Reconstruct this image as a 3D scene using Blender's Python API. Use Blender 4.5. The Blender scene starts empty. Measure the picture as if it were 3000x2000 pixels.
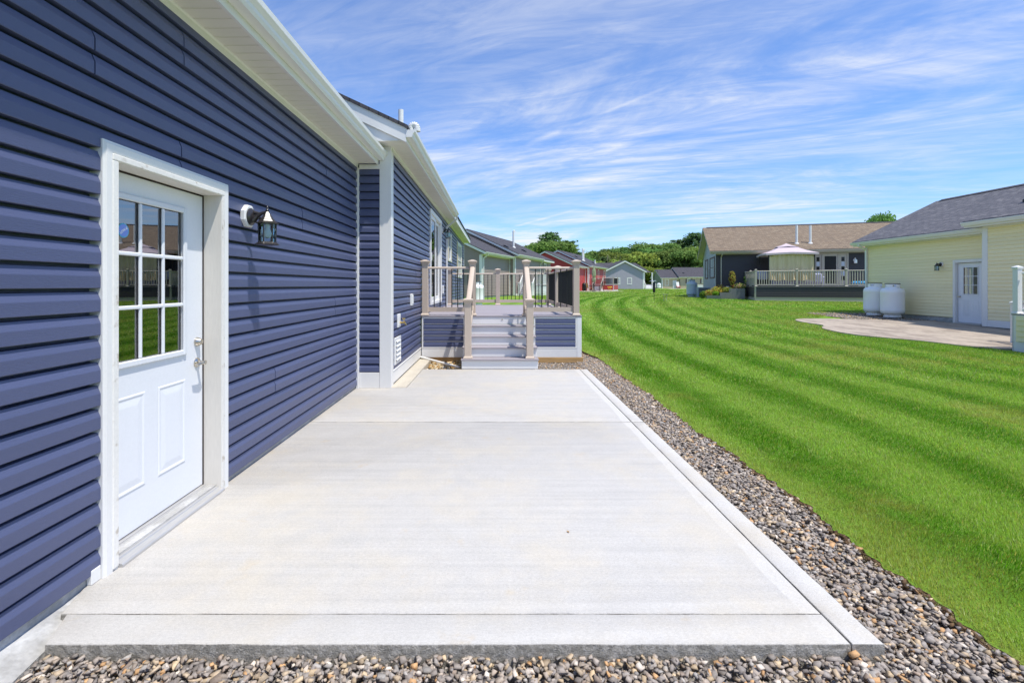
import bpy, bmesh, math, random
import numpy as np
from mathutils import Vector, Matrix

R = math.radians
random.seed(7)
SC = bpy.context.scene
COL = SC.collection

# ------------------------------------------------------------------ camera, sky, sun, exposure
EYE = 1.43
cam_d = bpy.data.cameras.new('camera')
cam = bpy.data.objects.new('camera', cam_d)
COL.objects.link(cam)
cam.location = (0, 0, EYE)
cam.rotation_euler = (R(90), 0, 0)
cam_d.sensor_width = 36.0
cam_d.lens = 36.0 * 1130.0 / 2352.0
cam_d.shift_x = 36.0 / 2352.0
cam_d.shift_y = -129.0 / 2352.0
cam_d.clip_start = 0.05
cam_d.clip_end = 3000.0
SC.camera = cam

SUN_TRAVEL = Vector((-0.345, 0.25, -1.0)).normalized()
SUN_EL = math.asin(-SUN_TRAVEL.z)
SUN_AZ = math.atan2(-SUN_TRAVEL.x, -SUN_TRAVEL.y)      # clockwise from +Y

world = bpy.data.worlds.new('World')
SC.world = world
world.use_nodes = True
wn, wl = world.node_tree.nodes, world.node_tree.links
wn.clear()
w_out = wn.new('ShaderNodeOutputWorld')
w_bg = wn.new('ShaderNodeBackground')
w_bg.inputs['Strength'].default_value = 0.122
sky = wn.new('ShaderNodeTexSky')
sky.sky_type = 'NISHITA'
sky.sun_disc = False
sky.sun_elevation = SUN_EL
sky.sun_rotation = SUN_AZ
sky.air_density = 1.0
sky.dust_density = 0.4
sky.ozone_density = 1.2


def wmath(op, a, b=None, clamp=False):
    n = wn.new('ShaderNodeMath'); n.operation = op; n.use_clamp = clamp
    for i, v in enumerate((a, b)):
        if v is None:
            continue
        if isinstance(v, (int, float)):
            n.inputs[i].default_value = v
        else:
            wl.new(v, n.inputs[i])
    return n.outputs[0]


def wmaprange(v, a, b, c, d, smooth=True):
    n = wn.new('ShaderNodeMapRange')
    if smooth:
        n.interpolation_type = 'SMOOTHSTEP'
    wl.new(v, n.inputs[0])
    for i, x in enumerate((a, b, c, d)):
        n.inputs[i + 1].default_value = x
    return n.outputs[0]


# thin wind-drawn cirrus on a flat layer high above
w_tc = wn.new('ShaderNodeTexCoord')
w_sep = wn.new('ShaderNodeSeparateXYZ')
wl.new(w_tc.outputs['Generated'], w_sep.inputs[0])
zz = wmath('MAXIMUM', wmath('ADD', w_sep.outputs['Z'], 0.10), 0.05)
px = wmath('DIVIDE', w_sep.outputs['X'], zz)
py = wmath('DIVIDE', w_sep.outputs['Y'], zz)
w_cmb = wn.new('ShaderNodeCombineXYZ')
wl.new(px, w_cmb.inputs[0]); wl.new(py, w_cmb.inputs[1])


def cirrus(rot, sx, sy, scale, detail, rough, off, dist=0.4):
    mp = wn.new('ShaderNodeMapping')
    mp.vector_type = 'TEXTURE'
    mp.inputs['Rotation'].default_value = (0, 0, R(rot))
    mp.inputs['Scale'].default_value = (1 / sx, 1 / sy, 1)
    mp.inputs['Location'].default_value = off
    wl.new(w_cmb.outputs[0], mp.inputs['Vector'])
    nz = wn.new('ShaderNodeTexNoise')
    nz.inputs['Scale'].default_value = scale
    nz.inputs['Detail'].default_value = detail
    nz.inputs['Roughness'].default_value = rough
    nz.inputs['Distortion'].default_value = dist
    wl.new(mp.outputs[0], nz.inputs['Vector'])
    return nz.outputs['Fac']


big = cirrus(-24, 0.55, 0.8, 0.62, 3, 0.5, (-5.5, -1.9, 0))
streak = cirrus(-27, 0.50, 1.15, 1.0, 9, 0.62, (0.4, 2.2, 0), 1.3)
fine = cirrus(-20, 0.6, 2.0, 3.6, 9, 0.66, (3.0, 8.0, 0), 1.2)
rad = wmath('SQRT', wmath('ADD', wmath('MULTIPLY', px, px), wmath('MULTIPLY', py, py)))
low = wmaprange(rad, 1.2, 3.4, -0.02, 0.15)      # more cirrus towards the horizon
cov = wmaprange(wmath('ADD', big, low), 0.47, 0.74, 0.0, 1.0)
st = wmaprange(streak, 0.34, 0.74, 0.0, 1.0)
fi = wmaprange(fine, 0.26, 0.72, 0.35, 1.0)
cl = wmath('MULTIPLY', wmath('MULTIPLY', cov, st), fi)
veil = wmath('MULTIPLY', wmaprange(streak, 0.28, 0.75, 0.06, 0.36), fi)
cloud = wmath('MINIMUM', wmath('ADD', wmath('MULTIPLY', cl, 0.95), veil), 0.93)



def contrail(p, q, width, amt):
    a = Vector(((p[0] - 1140) / 1130, 1, (655 - p[1]) / 1130)).normalized()
    b_ = Vector(((q[0] - 1140) / 1130, 1, (655 - q[1]) / 1130)).normalized()
    n_ = a.cross(b_).normalized(); t_ = (b_ - a).normalized(); mid = (a + b_) / 2; half = (b_ - a).length / 2

    def dot(v):
        d_ = wn.new('ShaderNodeVectorMath'); d_.operation = 'DOT_PRODUCT'
        wl.new(w_tc.outputs['Generated'], d_.inputs[0]); d_.inputs[1].default_value = v
        return d_.outputs['Value']
    across = wmaprange(wmath('ABSOLUTE', dot(n_)), 0.0, width, 1.0, 0.0)
    along = wmaprange(wmath('ABSOLUTE', wmath('SUBTRACT', dot(t_), mid.dot(t_))), half * .55, half, 1.0, 0.0)
    front = wmath('GREATER_THAN', dot(mid), 0.5)
    return wmath('MULTIPLY', wmath('MULTIPLY', wmath('MULTIPLY', across, along), front), amt)


ct1 = contrail((1165, 525), (1335, 478), .0035, .35)
ct2 = contrail((1290, 300), (1575, 182), .0045, .24)
ct3 = contrail((1200, 338), (1300, 296), .008, .25)
cloud = wmath('MINIMUM', wmath('ADD', cloud, wmath('MULTIPLY', wmath('ADD', ct3, wmath('ADD', ct1, ct2)), fi)), 0.95)

tint = wn.new('ShaderNodeMix'); tint.data_type = 'RGBA'; tint.blend_type = 'MULTIPLY'
tint.inputs[0].default_value = 1.0
wl.new(sky.outputs[0], tint.inputs[6])
tint.inputs[7].default_value = (0.80, 1.17, 1.72, 1)
w_mix = wn.new('ShaderNodeMix'); w_mix.data_type = 'RGBA'
wl.new(cloud, w_mix.inputs[0])
wl.new(tint.outputs[2], w_mix.inputs[6])
w_mix.inputs[7].default_value = (7.6, 7.8, 8.2, 1)
wl.new(w_mix.outputs[2], w_bg.inputs['Color'])
wl.new(w_bg.outputs[0], w_out.inputs['Surface'])

sun_d = bpy.data.lights.new('sun', 'SUN')
sun_d.energy = 5.0
sun_d.angle = R(0.53)
sun_d.color = (1.0, 0.95, 0.87)
sun = bpy.data.objects.new('sun', sun_d)
COL.objects.link(sun)
sun.location = (20, -15, 40)
sun.rotation_euler = SUN_TRAVEL.to_track_quat('-Z', 'Y').to_euler()

SC.view_settings.view_transform = 'Standard'
SC.view_settings.look = 'None'
SC.view_settings.exposure = 0.02
SC.view_settings.gamma = 1.0
SC.view_settings.use_curve_mapping = False
SC.cycles.max_bounces = 8
SC.cycles.transparent_max_bounces = 12
SC.cycles.sample_clamp_indirect = 6.0

# ------------------------------------------------------------------ helpers


def lin(r, g, b):
    f = lambda c: (c / 255 / 12.92) if c / 255 <= 0.04045 else ((c / 255 + 0.055) / 1.055) ** 2.4
    return (f(r), f(g), f(b))


def setin(node, name, val):
    if name in node.inputs:
        node.inputs[name].default_value = val


MATS = {}


def mat(name, col, rough=0.55, var=0.08, vscale=3.0, fine=0.05, fscale=60.0, bump=0.0, bscale=150.0,
        stretch=(1, 1, 1), spec=0.4, metal=0.0, rnd=0.04, col2=None, c2scale=2.0, c2lo=0.5, c2hi=0.65, c2amt=0.6):
    m = bpy.data.materials.new(name)
    m.use_nodes = True
    nt = m.node_tree; N = nt.nodes; Lk = nt.links
    N.clear()
    out = N.new('ShaderNodeOutputMaterial')
    b = N.new('ShaderNodeBsdfPrincipled')
    Lk.new(b.outputs[0], out.inputs[0])
    tc = N.new('ShaderNodeTexCoord')
    mp = N.new('ShaderNodeMapping')
    mp.inputs['Scale'].default_value = stretch
    Lk.new(tc.outputs['Object'], mp.inputs['Vector'])

    def noise(scale, detail=4, src=mp):
        n = N.new('ShaderNodeTexNoise')
        n.inputs['Scale'].default_value = scale
        n.inputs['Detail'].default_value = detail
        Lk.new(src.outputs[0], n.inputs['Vector'])
        return n.outputs['Fac']

    def M(op, a, c):
        n = N.new('ShaderNodeMath'); n.operation = op
        for i, v in enumerate((a, c)):
            if isinstance(v, (int, float)):
                n.inputs[i].default_value = v
            else:
                Lk.new(v, n.inputs[i])
        return n.outputs[0]
    val = M('ADD', M('MULTIPLY', M('SUBTRACT', noise(vscale), 0.5), 4 * var), 1.0)
    val = M('ADD', val, M('MULTIPLY', M('SUBTRACT', noise(fscale, 3), 0.5), 4 * fine))
    oi = N.new('ShaderNodeObjectInfo')
    val = M('ADD', val, M('MULTIPLY', M('SUBTRACT', oi.outputs['Random'], 0.5), 2 * rnd))
    hsv = N.new('ShaderNodeHueSaturation')
    Lk.new(val, hsv.inputs['Value'])
    hsv.inputs['Color'].default_value = (*col, 1)
    if col2 is not None:
        mr = N.new('ShaderNodeMapRange'); mr.interpolation_type = 'SMOOTHSTEP'
        Lk.new(noise(c2scale, 6), mr.inputs[0])
        mr.inputs[1].default_value = c2lo; mr.inputs[2].default_value = c2hi
        mr.inputs[3].default_value = 0; mr.inputs[4].default_value = c2amt
        mx = N.new('ShaderNodeMix'); mx.data_type = 'RGBA'
        Lk.new(mr.outputs[0], mx.inputs[0])
        mx.inputs[6].default_value = (*col, 1); mx.inputs[7].default_value = (*col2, 1)
        Lk.new(mx.outputs[2], hsv.inputs['Color'])
    Lk.new(hsv.outputs[0], b.inputs['Base Color'])
    b.inputs['Roughness'].default_value = rough
    b.inputs['Metallic'].default_value = metal
    setin(b, 'Specular IOR Level', spec)
    if bump > 0:
        bp = N.new('ShaderNodeBump')
        bp.inputs['Strength'].default_value = bump
        bp.inputs['Distance'].default_value = 0.01
        Lk.new(noise(bscale, 4), bp.inputs['Height'])
        Lk.new(bp.outputs[0], b.inputs['Normal'])
    MATS[name] = m
    return m


class MB:
    """collects shapes and links them as one mesh object"""

    def __init__(s):
        s.v, s.f = [], []

    def add(s, vs, fs):
        n = len(s.v)
        s.v += [tuple(p) for p in vs]
        s.f += [tuple(i + n for i in f) for f in fs]
        return s

    def solid(s, vs, fs):
        """closed shape, made to face outwards"""
        vol = 0.0
        for f in fs:
            a = Vector(vs[f[0]])
            for i in range(1, len(f) - 1):
                vol += a.dot(Vector(vs[f[i]]).cross(Vector(vs[f[i + 1]])))
        if vol < 0:
            fs = [tuple(reversed(f)) for f in fs]
        return s.add(vs, fs)

    def box(s, x0, x1, y0, y1, z0, z1, c=0.0):
        if c <= 0:
            vs = [(x, y, z) for x in (x0, x1) for y in (y0, y1) for z in (z0, z1)]
            return s.solid(vs, [(0, 1, 3, 2), (4, 6, 7, 5), (0, 4, 5, 1), (2, 3, 7, 6), (0, 2, 6, 4), (1, 5, 7, 3)])
        lo = (min(x0, x1), min(y0, y1), min(z0, z1)); hi = (max(x0, x1), max(y0, y1), max(z0, z1))
        c = min(c, 0.45 * min(hi[i] - lo[i] for i in range(3)))
        idx = {}; vs = []
        for sx in (0, 1):
            for sy in (0, 1):
                for sz in (0, 1):
                    sg = (sx, sy, sz)
                    for a in range(3):
                        p = []
                        for k in range(3):
                            base = hi[k] if sg[k] else lo[k]
                            if k != a:
                                base += -c if sg[k] else c
                            p.append(base)
                        idx[(sg, a)] = len(vs); vs.append(tuple(p))
        fs = []
        ctr = Vector([(lo[i] + hi[i]) / 2 for i in range(3)])

        def put(f):
            a, b_, d = (Vector(vs[f[0]]), Vector(vs[f[1]]), Vector(vs[f[2]]))
            n = (b_ - a).cross(d - a)
            m = sum((Vector(vs[i]) for i in f), Vector()) / len(f)
            fs.append(tuple(f) if n.dot(m - ctr) > 0 else tuple(reversed(f)))
        for a in range(3):
            o = [k for k in range(3) if k != a]
            for sgn in (0, 1):
                q = []
                for (p, r_) in ((0, 0), (0, 1), (1, 1), (1, 0)):
                    sg = [0, 0, 0]; sg[a] = sgn; sg[o[0]] = p; sg[o[1]] = r_
                    q.append(idx[(tuple(sg), a)])
                put(q)
            for p in (0, 1):
                for r_ in (0, 1):
                    s0 = [0, 0, 0]; s1 = [0, 0, 0]
                    s0[a] = 0; s1[a] = 1
                    s0[o[0]] = s1[o[0]] = p; s0[o[1]] = s1[o[1]] = r_
                    put([idx[(tuple(s0), o[0])], idx[(tuple(s1), o[0])], idx[(tuple(s1), o[1])], idx[(tuple(s0), o[1])]])
        for sx in (0, 1):
            for sy in (0, 1):
                for sz in (0, 1):
                    put([idx[((sx, sy, sz), a)] for a in range(3)])
        return s.add(vs, fs)

    def prism(s, prof, a0, a1, axis='y'):
        """prof = (p, q) points; axis y: (p, a, q); axis x: (a, p, q); axis z: (p, q, a)"""
        def P(p, q, a):
            return (p, a, q) if axis == 'y' else (a, p, q) if axis == 'x' else (p, q, a)
        n = len(prof)
        vs = [P(p, q, a0) for p, q in prof] + [P(p, q, a1) for p, q in prof]
        fs = [(i, (i + 1) % n, n + (i + 1) % n, n + i) for i in range(n)]
        fs += [tuple(range(n - 1, -1, -1)), tuple(range(n, 2 * n))]
        return s.solid(vs, fs)

    def tube(s, p0, p1, r0, r1=None, n=10):
        r1 = r0 if r1 is None else r1
        p0, p1 = Vector(p0), Vector(p1)
        d = (p1 - p0).normalized()
        u = d.orthogonal().normalized(); w = d.cross(u)
        vs = []
        for p, r_ in ((p0, r0), (p1, r1)):
            for i in range(n):
                t = 2 * math.pi * i / n
                vs.append(tuple(p + (u * math.cos(t) + w * math.sin(t)) * r_))
        fs = [(i, (i + 1) % n, n + (i + 1) % n, n + i) for i in range(n)]
        fs += [tuple(range(n - 1, -1, -1)), tuple(range(n, 2 * n))]
        return s.solid(vs, fs)

    def path(s, pts, r, n=8):
        for a, b_ in zip(pts[:-1], pts[1:]):
            s.tube(a, b_, r, r, n)
        return s

    def lathe(s, prof, c=(0, 0, 0), n=24, axis='z'):
        """prof = (radius, height) from one end to the other, closed with caps"""
        vs = []
        for r_, h in prof:
            for i in range(n):
                t = 2 * math.pi * i / n
                a, b_ = r_ * math.cos(t), r_ * math.sin(t)
                vs.append({'z': (c[0] + a, c[1] + b_, c[2] + h), 'x': (c[0] + h, c[1] + a, c[2] + b_),
                           'y': (c[0] + a, c[1] + h, c[2] + b_)}[axis])
        k = len(prof)
        fs = []
        for j in range(k - 1):
            for i in range(n):
                i2 = (i + 1) % n
                fs.append((j * n + i, j * n + i2, (j + 1) * n + i2, (j + 1) * n + i))
        fs += [tuple(range(n - 1, -1, -1)), tuple(range((k - 1) * n, k * n))]
        return s.solid(vs, fs)

    def mesh(s, name, m, smooth=False):
        me = bpy.data.meshes.new(name)
        me.from_pydata(s.v, [], s.f)
        me.materials.append(m)
        if smooth:
            me.polygons.foreach_set('use_smooth', [True] * len(me.polygons))
            try:
                me.set_sharp_from_angle(angle=R(38))
            except Exception:
                pass
        me.update()
        return me

    def build(s, name, m, parent=None, smooth=False, loc=None, rotz=None):
        return put(name, s.mesh(name, m, smooth), parent, loc, rotz)


WORLD_KIDS = set()


def put(name, me, parent=None, loc=None, rotz=None):
    o = bpy.data.objects.new(name, me)
    COL.objects.link(o)
    if loc is not None:
        o.location = loc
    if rotz is not None:
        o.rotation_euler = (0, 0, rotz)
    if parent is not None:
        o.parent = parent
        if parent.name in WORLD_KIDS:
            o.matrix_parent_inverse = Matrix.Translation(-Vector(parent.location))
    return o


def thing(name, label, cat, loc=(0, 0, 0), rotz=0.0, group=None, world=False):
    """an Empty at the thing's base that parents its parts; world=True: parts are given in world coordinates"""
    o = bpy.data.objects.new(name, None)
    COL.objects.link(o)
    o.empty_display_size = 0.2
    o.location = loc
    o.rotation_euler = (0, 0, rotz)
    tag(o, label, cat, group)
    if world:
        WORLD_KIDS.add(o.name)
    return o


def tag(o, label, cat, group=None):
    o['label'] = label; o['category'] = cat
    if group:
        o['group'] = group
    return o


def struct(o, kind='structure'):
    o['kind'] = kind
    return o


def copy_tree(src, loc, rotz, label, parent=None):
    c = src.copy(); COL.objects.link(c)
    if parent is None:
        c.location = loc; c.rotation_euler = (0, 0, rotz); c['label'] = label
    else:
        c.parent = parent
    for ch in src.children:
        copy_tree(ch, None, None, None, c)
    return c


def ground_z(y):
    return np.interp(y, [-60, 9, 13, 18, 25, 34, 65, 90, 130, 400], [-.055, -.055, 0.02, .13, .38, .55, .66, .76, .62, .9])


# ------------------------------------------------------------------ materials
M_BLUE = mat('blue_vinyl', (0.080, 0.096, 0.185), rough=0.36, var=0.04, fine=0.03, fscale=400, bump=0.25, bscale=260, stretch=(1, .12, 1.6), spec=0.5, rnd=0.05)
M_BLUEX = mat('blue_vinyl_end', (0.080, 0.096, 0.185), rough=0.42, var=0.04, fine=0.03, fscale=400, bump=0.25, bscale=260, stretch=(.12, 1, 1.6), spec=0.5, rnd=0.05)
M_WHITE = mat('white_vinyl', (0.78, 0.77, 0.74), rough=0.4, var=0.02, fine=0.02, rnd=0.01)
M_TRIMWORN = mat('worn_white_paint', (0.76, 0.74, 0.69), rough=0.5, var=0.04, vscale=5, fine=0.05, fscale=70, bump=0.12, bscale=60, col2=(.42, .36, .28), c2scale=11, c2lo=.56, c2hi=.68, c2amt=.75)
M_SOFFIT = mat('soffit_vinyl', (0.78, 0.75, 0.67), rough=0.5, var=0.02, fine=0.06, fscale=420, rnd=0.02)
M_DOOR = mat('white_door_paint', (0.74, 0.755, 0.78), rough=0.35, var=0.015, fine=0.02, bump=0.03, bscale=300)
M_JAMB = mat('cream_jamb', (0.72, 0.68, 0.61), rough=0.5, var=0.04, fine=0.04, fscale=90, stretch=(1, 1, .15))
M_GASKET = mat('dark_gasket', (0.025, 0.015, 0.012), rough=0.7)
M_ALU = mat('aluminium', (0.50, 0.49, 0.475), rough=0.4, metal=0.45, var=0.06, fine=0.1, fscale=180, stretch=(1, .05, 1))
M_NICKEL = mat('satin_nickel', (0.60, 0.55, 0.47), rough=0.22, metal=1.0, var=0.02)
M_BRASS = mat('brass', (0.66, 0.47, 0.16), rough=0.3, metal=1.0)
M_BLACK = mat('black_metal', (0.012, 0.012, 0.014), rough=0.38, var=0.03)
M_BRONZE = mat('black_bronze', (0.03, 0.026, 0.026), rough=0.28, spec=0.7)
M_TAN = mat('tan_composite', (0.56, 0.46, 0.37), rough=0.55, var=0.03, fine=0.04, fscale=120, bump=0.1, bscale=140, stretch=(1, 1, .25))
M_BOARD = mat('grey_deck_board', (0.33, 0.30, 0.32), rough=0.6, var=0.06, vscale=4, fine=0.10, fscale=60, bump=0.2, bscale=90, stretch=(.08, 1, 1), rnd=0.06)
M_RISER = mat('white_pvc_board', (0.80, 0.785, 0.765), rough=0.42, var=0.02, fine=0.02)
M_LUMBER = mat('treated_lumber', (0.44, 0.27, 0.11), rough=0.7, var=0.12, vscale=5, fine=0.18, fscale=30, bump=0.2, bscale=50, stretch=(.12, 1, 1))
M_FOUND = mat('foundation_concrete', (0.37, 0.365, 0.35), rough=0.85, var=0.12, vscale=6, fine=0.14, fscale=50, bump=0.7, bscale=45, col2=(.52, .52, .51), c2scale=5, c2lo=.45, c2hi=.62, c2amt=.7)
M_FOOT = mat('tan_concrete', (0.52, 0.47, 0.38), rough=0.85, var=0.08, vscale=5, fine=0.12, fscale=120, bump=0.3, bscale=180)
M_PIPE = mat('white_pipe', (0.80, 0.79, 0.76), rough=0.35, var=0.02)
M_SCREEN = mat('dark_screen', (0.012, 0.012, 0.013), rough=0.6)
M_ROOM = mat('dark_interior', (0.09, 0.085, 0.08), rough=0.9)
M_YELLOW = mat('yellow_vinyl', (0.91, 0.80, 0.48), rough=0.5, var=0.03, fine=0.03, stretch=(1, .12, 1.6), rnd=0.04)
M_BROWN = mat('taupe_vinyl', (0.31, 0.245, 0.21), rough=0.5, var=0.05, fine=0.04, rnd=0.02)
M_CHAR = mat('charcoal_vinyl', (0.052, 0.046, 0.048), rough=0.5, var=0.06, fine=0.05)
M_CHARLIT = mat('charcoal_vinyl_skylit', (0.32, 0.36, 0.38), rough=0.5, var=0.05)  # charcoal siding again, lighter: sky light on the gable end put into colour
M_RED = mat('red_vinyl', (0.46, 0.055, 0.045), rough=0.5, var=0.05)
M_GREY = mat('grey_vinyl', (0.39, 0.365, 0.42), rough=0.5, var=0.05)
M_BEIGE = mat('beige_vinyl', (0.55, 0.44, 0.30), rough=0.5, var=0.05)
M_SAGE = mat('sage_vinyl', (0.25, 0.27, 0.22), rough=0.5, var=0.05)
M_KHAKI = mat('khaki_trim', (0.45, 0.41, 0.34), rough=0.5, var=0.03)
M_MAROON = mat('maroon_shutter', (0.075, 0.03, 0.04), rough=0.5)
M_TANSHUT = mat('tan_shutter', (0.62, 0.52, 0.33), rough=0.5, var=0.05)
M_TANK = mat('white_tank_paint', (0.86, 0.86, 0.86), rough=0.42, var=0.03, fine=0.03, bump=0.05, bscale=60)
M_TANKB = mat('grey_blue_tank_paint', (0.50, 0.56, 0.62), rough=0.45, var=0.05)
M_CANVAS = mat('mauve_canvas', (0.56, 0.465, 0.49), rough=0.8, var=0.04)
M_BURLAP = mat('beige_mesh_fabric', (0.74, 0.60, 0.38), rough=0.9, var=0.06, fine=0.12, fscale=50)
M_WICKER = mat('brown_sling', (0.40, 0.26, 0.10), rough=0.7, var=0.1)
M_GREENU = mat('sage_green_canvas', (0.35, 0.40, 0.24), rough=0.8, var=0.08)
M_POTYEL = mat('yellow_pot', (0.80, 0.52, 0.02), rough=0.5)
M_WOODGREY = mat('weathered_wood', (0.27, 0.25, 0.26), rough=0.85, var=0.12, fine=0.15, fscale=40, stretch=(.2, .2, 1))
M_LBLUE = mat('blue_plastic', (0.08, 0.42, 0.75), rough=0.4)
M_LILAC = mat('lilac_cloth', (0.42, 0.42, 0.55), rough=0.85, var=0.08)
M_ACGREY = mat('grey_blue_steel', (0.30, 0.36, 0.42), rough=0.5)
M_BARK = mat('bark', (0.13, 0.10, 0.075), rough=0.9, var=0.2, fine=0.2, fscale=20, bump=0.4, bscale=12)
M_DEADWOOD = mat('bare_branch', (0.32, 0.25, 0.19), rough=0.9, var=0.1)
M_CREAMUMB = mat('cream_canvas', (0.68, 0.6, 0.48), rough=0.8)
M_CURTAIN = mat('lace_curtain', (0.66, 0.68, 0.64), rough=0.9, var=0.14, vscale=9, fine=0.1, stretch=(1, 1, .12))


def shingle(name, c1, c2, c3):
    m = bpy.data.materials.new(name); m.use_nodes = True
    nt = m.node_tree; N = nt.nodes; Lk = nt.links
    b = N['Principled BSDF']
    tc = N.new('ShaderNodeTexCoord'); sp = N.new('ShaderNodeSeparateXYZ'); cb = N.new('ShaderNodeCombineXYZ')
    Lk.new(tc.outputs['Object'], sp.inputs[0])
    Lk.new(sp.outputs['Y'], cb.inputs[0])
    mu = N.new('ShaderNodeMath'); mu.operation = 'MULTIPLY'; mu.inputs[1].default_value = 1.11
    Lk.new(sp.outputs['X'], mu.inputs[0]); Lk.new(mu.outputs[0], cb.inputs[1])
    br = N.new('ShaderNodeTexBrick')
    Lk.new(cb.outputs[0], br.inputs['Vector'])
    br.inputs['Color1'].default_value = (*c1, 1); br.inputs['Color2'].default_value = (*c2, 1)
    br.inputs['Mortar'].default_value = (*[0.35 * x for x in c1], 1)
    br.inputs['Scale'].default_value = 1.0
    br.inputs['Mortar Size'].default_value = 0.010
    br.inputs['Mortar Smooth'].default_value = 0.3
    br.inputs['Brick Width'].default_value = 0.30
    br.inputs['Row Height'].default_value = 0.145
    br.offset = 0.37
    nz = N.new('ShaderNodeTexNoise'); nz.inputs['Scale'].default_value = 5.0; nz.inputs['Detail'].default_value = 5
    mp = N.new('ShaderNodeMapping'); mp.inputs['Scale'].default_value = (2.5, .8, 1)
    Lk.new(tc.outputs['Object'], mp.inputs[0]); Lk.new(mp.outputs[0], nz.inputs['Vector'])
    mr = N.new('ShaderNodeMapRange'); mr.inputs[1].default_value = .42; mr.inputs[2].default_value = .68
    Lk.new(nz.outputs['Fac'], mr.inputs[0])
    mx = N.new('ShaderNodeMix'); mx.data_type = 'RGBA'
    Lk.new(mr.outputs[0], mx.inputs[0]); Lk.new(br.outputs['Color'], mx.inputs[6]); mx.inputs[7].default_value = (*c3, 1)
    gr = N.new('ShaderNodeTexNoise'); gr.inputs['Scale'].default_value = 90; Lk.new(tc.outputs['Object'], gr.inputs['Vector'])
    hs = N.new('ShaderNodeHueSaturation')
    ad = N.new('ShaderNodeMath'); ad.operation = 'ADD'; ad.inputs[1].default_value = 0.5
    Lk.new(gr.outputs['Fac'], ad.inputs[0]); Lk.new(ad.outputs[0], hs.inputs['Value'])
    Lk.new(mx.outputs[2], hs.inputs['Color']); Lk.new(hs.outputs[0], b.inputs['Base Color'])
    b.inputs['Roughness'].default_value = 0.9
    bp = N.new('ShaderNodeBump'); bp.inputs['Strength'].default_value = 0.6; bp.inputs['Distance'].default_value = 0.01
    Lk.new(br.outputs['Fac'], bp.inputs['Height']); bp.invert = True
    Lk.new(bp.outputs[0], b.inputs['Normal'])
    return m


M_SHGREY = shingle('grey_shingles', (.10, .10, .115), (.17, .165, .175), (.07, .07, .085))
M_SHDARK = shingle('dark_shingles', (.055, .052, .062), (.085, .08, .09), (.045, .042, .05))
M_SHTAN = shingle('tan_shingles', (.215, .155, .10), (.28, .215, .145), (.14, .105, .075))


def glass(name, ior=1.75, tint=(0.75, 0.82, 0.80)):
    m = bpy.data.materials.new(name); m.use_nodes = True
    nt = m.node_tree; N = nt.nodes; Lk = nt.links; N.clear()
    out = N.new('ShaderNodeOutputMaterial'); mx = N.new('ShaderNodeMixShader')
    fr = N.new('ShaderNodeFresnel'); fr.inputs['IOR'].default_value = ior
    gl = N.new('ShaderNodeBsdfGlossy'); gl.inputs['Roughness'].default_value = 0.0
    tr = N.new('ShaderNodeBsdfTransparent'); tr.inputs['Color'].default_value = (*tint, 1)
    Lk.new(fr.outputs[0], mx.inputs[0]); Lk.new(tr.outputs[0], mx.inputs[1]); Lk.new(gl.outputs[0], mx.inputs[2])
    Lk.new(mx.outputs[0], out.inputs[0])
    return m


M_GLASS = glass('window_glass', 4.2)
M_LAMPGLASS = glass('lamp_glass', 1.5, (.72, .85, .9))
M_DARKGLASS = mat('dark_window_glass', (0.015, 0.018, 0.022), rough=0.06, spec=0.35, var=0, fine=0, rnd=0)
M_STICK_RIM = mat('sticker_rim', (0.10, 0.45, 0.62), rough=0.5)
M_STICK = mat('sticker_face', (0.22, 0.32, 0.75), rough=0.5)
M_STICKTXT = mat('sticker_white', (0.85, 0.86, 0.9), rough=0.5)
M_BULB = mat('frosted_bulb', (0.82, 0.84, 0.80), rough=0.4)
# ------------------------------------------------------------------ lawn, patio, gravel
RNG = np.random.default_rng(11)


class NT:
    def __init__(s, m):
        m.use_nodes = True
        s.nt = m.node_tree; s.N = s.nt.nodes; s.L = s.nt.links

    def n(s, kind, **kw):
        x = s.N.new(kind)
        for k, v in kw.items():
            setattr(x, k, v)
        return x

    def m(s, op, a, b=0.0, c=None, clamp=False):
        x = s.N.new('ShaderNodeMath'); x.operation = op; x.use_clamp = clamp
        for i, v in enumerate((a, b, c)):
            if v is None:
                continue
            if isinstance(v, (int, float)):
                x.inputs[i].default_value = v
            else:
                s.L.new(v, x.inputs[i])
        return x.outputs[0]

    def noise(s, vec, scale, detail=4, rough=0.5):
        x = s.N.new('ShaderNodeTexNoise')
        x.inputs['Scale'].default_value = scale; x.inputs['Detail'].default_value = detail
        x.inputs['Roughness'].default_value = rough
        s.L.new(vec, x.inputs['Vector'])
        return x.outputs['Fac']

    def mapping(s, vec, scale):
        x = s.N.new('ShaderNodeMapping'); x.inputs['Scale'].default_value = scale
        s.L.new(vec, x.inputs[0])
        return x.outputs[0]

    def ramp(s, v, a, b, c=0.0, d=1.0):
        x = s.N.new('ShaderNodeMapRange'); x.interpolation_type = 'SMOOTHSTEP'
        s.L.new(v, x.inputs[0])
        for i, q in enumerate((a, b, c, d)):
            x.inputs[i + 1].default_value = q
        return x.outputs[0]

    def mix(s, f, a, b, blend='MIX'):
        x = s.N.new('ShaderNodeMix'); x.data_type = 'RGBA'; x.blend_type = blend
        for i, v in ((0, f), (6, a), (7, b)):
            if isinstance(v, (int, float)):
                x.inputs[i].default_value = v
            elif isinstance(v, tuple):
                x.inputs[i].default_value = (*v, 1)
            else:
                s.L.new(v, x.inputs[i])
        return x.outputs[2]


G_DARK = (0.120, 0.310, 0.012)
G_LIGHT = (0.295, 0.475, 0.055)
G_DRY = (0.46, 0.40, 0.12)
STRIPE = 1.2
PHASE = 0.70


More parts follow.
